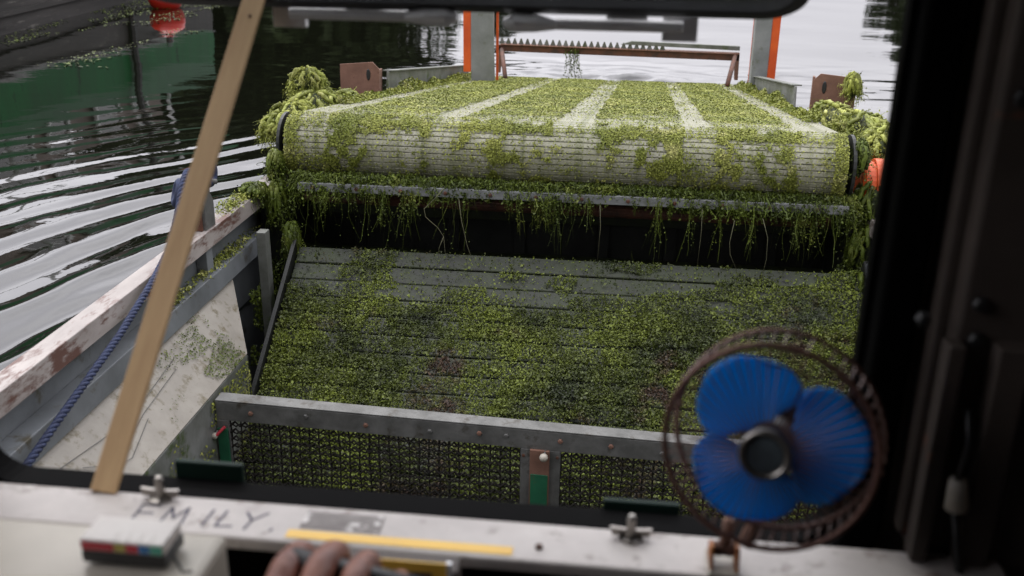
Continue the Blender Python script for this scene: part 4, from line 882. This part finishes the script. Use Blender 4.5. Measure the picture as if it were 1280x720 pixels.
# console box with a small carton on it
cs = thing('console_box', 'cream plastic control box at the lower left corner inside the cab', 'control box', loc=(-.43, .585, .598))
m = MB(); m.add([(-.16, -.12, 0), (.13, -.12, 0), (.13, .055, 0), (-.16, .055, 0), (-.155, -.01, .18), (.125, -.01, .18), (.118, .055, .18), (-.012, .055, .18)], [(0, 1, 2, 3), (4, 5, 6, 7), (0, 1, 5, 4), (1, 2, 6, 5), (2, 3, 7, 6), (3, 0, 4, 7)])
m = MB(); m.box(-.17, .136, -.11, .056, 0, .18); m.build('case', M['cream'], cs, .006)
m = MB(); m.box(-.172, .1385, -.112, -.02, .176, .1825); 
MB().box(-.09, -.035, -.1115, -.1105, .12, .165).build('yellow_sticker', M['yellow'], cs)
MB().box(-.03, .05, -.1115, -.1105, .12, .165).build('white_sticker', M['cardboard'], cs)
MB().box(-.075, -.02, -.045, -.015, .1803, .1808).build('yellow_top_sticker', M['yellow'], cs)
sb = thing('small_carton', 'small white carton with red, blue and green stripes standing on the control box', 'carton', loc=(-.354, .604, .7816))
MB().box(-.032, .034, -.0165, .016, 0, .010).build('base', M['black'], sb, .001)
MB().box(-.033, .033, -.016, .016, .0102, .0200).build('carton', M['cardboard'], sb, .0015)
xx = -.031
for wd_, mm in ((.026, 'card_red'), (.009, 'card_olive'), (.010, 'card_red'), (.009, 'card_blue'), (.010, 'card_green')):
    MB().box(xx, xx+wd_-.0008, -.0167, -.0161, .0120, .0188).build('stripe', M[mm], sb); MB().box(xx, xx+wd_-.0008, -.0155, -.004, .0201, .0204).build('top_stripe', M['cardboard'], sb); xx += wd_
m = MB(); m.tube([(.036, -.012, .012), (.043, -.016, .006), (.048, -.02, .001), (.055, -.018, .001)], .0012, 5); m.build('wire_end', M['black'], sb)

# instrument panel with yellow label
ip = thing('instrument_panel', 'dark instrument panel with a yellow label under the ledge beside the hand', 'panel', loc=(-.14, .66, .757))
m = MB(); m.box(-.10, .03, -.012, .012, -.12, -.004); m.build('face', M['cabwall'], ip, .003)
m = MB(); m.box(-.045, .022, -.014, -.0125, -.06, .005); lb = m.build('yellow_label', M['yellow'], ip)
m = MB(); m.box(-.03, .010, -.0147, -.0142, -.008, -.0045); m.box(-.032, .006, -.0147, -.0142, -.016, -.0128); m.build('label_print', M['ink'], lb)
MB().box(.0222, .026, -.016, -.0125, -.08, .007).build('label_edge', M['alu'], ip)

# ------------------------------------------------------------------ lever and hand
lv = thing('control_lever', 'steel control lever with a cross bar held by the hand', 'lever', loc=(-.18, .565, .40))
m = MB(); m.tube([(-.035, 0, .415), (.065, 0, .395)], .011, 12); m.build('grip', M['black'], lv, smooth=True)
m = MB(); m.tube([(0, 0, .41), (0, .02, .25), (0, .03, -.09)], .008, 10); m.build('shaft', M['galv'], lv, smooth=True)
def skin_mesh(name, verts, edges, radii, m, parent, sub=2, rootv=0):
    me = bpy.data.meshes.new(name); me.from_pydata(verts, edges, []); me.materials.append(m)
    o = bpy.data.objects.new(name, me); C.objects.link(o); o.parent = parent
    o.modifiers.new('skin', 'SKIN'); sv = me.skin_vertices[0].data
    for i, r in enumerate(radii): sv[i].radius = (r, r) if not isinstance(r, tuple) else r
    sv[rootv].use_root = True; o.modifiers['skin'].use_smooth_shade = True
    s_ = o.modifiers.new('sub', 'SUBSURF'); s_.levels = sub; s_.render_levels = sub
    return o
person = thing('person', 'right hand of a person in a dark sleeve gripping a lever below the ledge', 'person', loc=(-.186, .40, .60))
V0 = lambda x, y, z: (x+.18, y-.40, z-.60)
hv = [V0(-.21, .20, .66), V0(-.20, .33, .70), V0(-.195, .40, .73), V0(-.19, .445, .762)]; he = [(0, 1), (1, 2), (2, 3)]; hr = [.042, .034, (.030, .022), (.036, .020)]
fg = [(-.209, .829, .0102), (-.184, .832, .0102), (-.160, .826, .0094), (-.137, .812, .0085)]
for i, (x, zt, r) in enumerate(fg):
    b0 = len(hv); mx = -.207+.0215*i
    hv += [V0(mx*.6+x*.4, .488, zt-.050), V0(x, .525, zt-.018), V0(x, .556, zt-.011), V0(x+.002, .588, zt-.020), V0(x+.003, .592, zt-.044), V0(x+.004, .573, zt-.060)]
    hr += [r*1.3, r*1.12, r*1.08, r, r*.93, r*.72]
    he += [(3, b0)]+[(b0+j, b0+j+1) for j in range(5)]
b0 = len(hv); hv += [V0(-.232, .455, .765), V0(-.243, .50, .775), V0(-.235, .54, .778), V0(-.212, .562, .782)]; hr += [.014, .0125, .011, .009]; he += [(2, b0), (b0, b0+1), (b0+1, b0+2), (b0+2, b0+3)]
skin_mesh('body', hv, he, hr, M['skin'], person)
m = MB(); m.tube([V0(-.26, -.10, .60), V0(-.235, .05, .63), V0(-.215, .20, .665), V0(-.205, .30, .692)], .05, 20, rs=[.066, .062, .052, .044]); m.build('sleeve', M['cloth'], person, smooth=True)
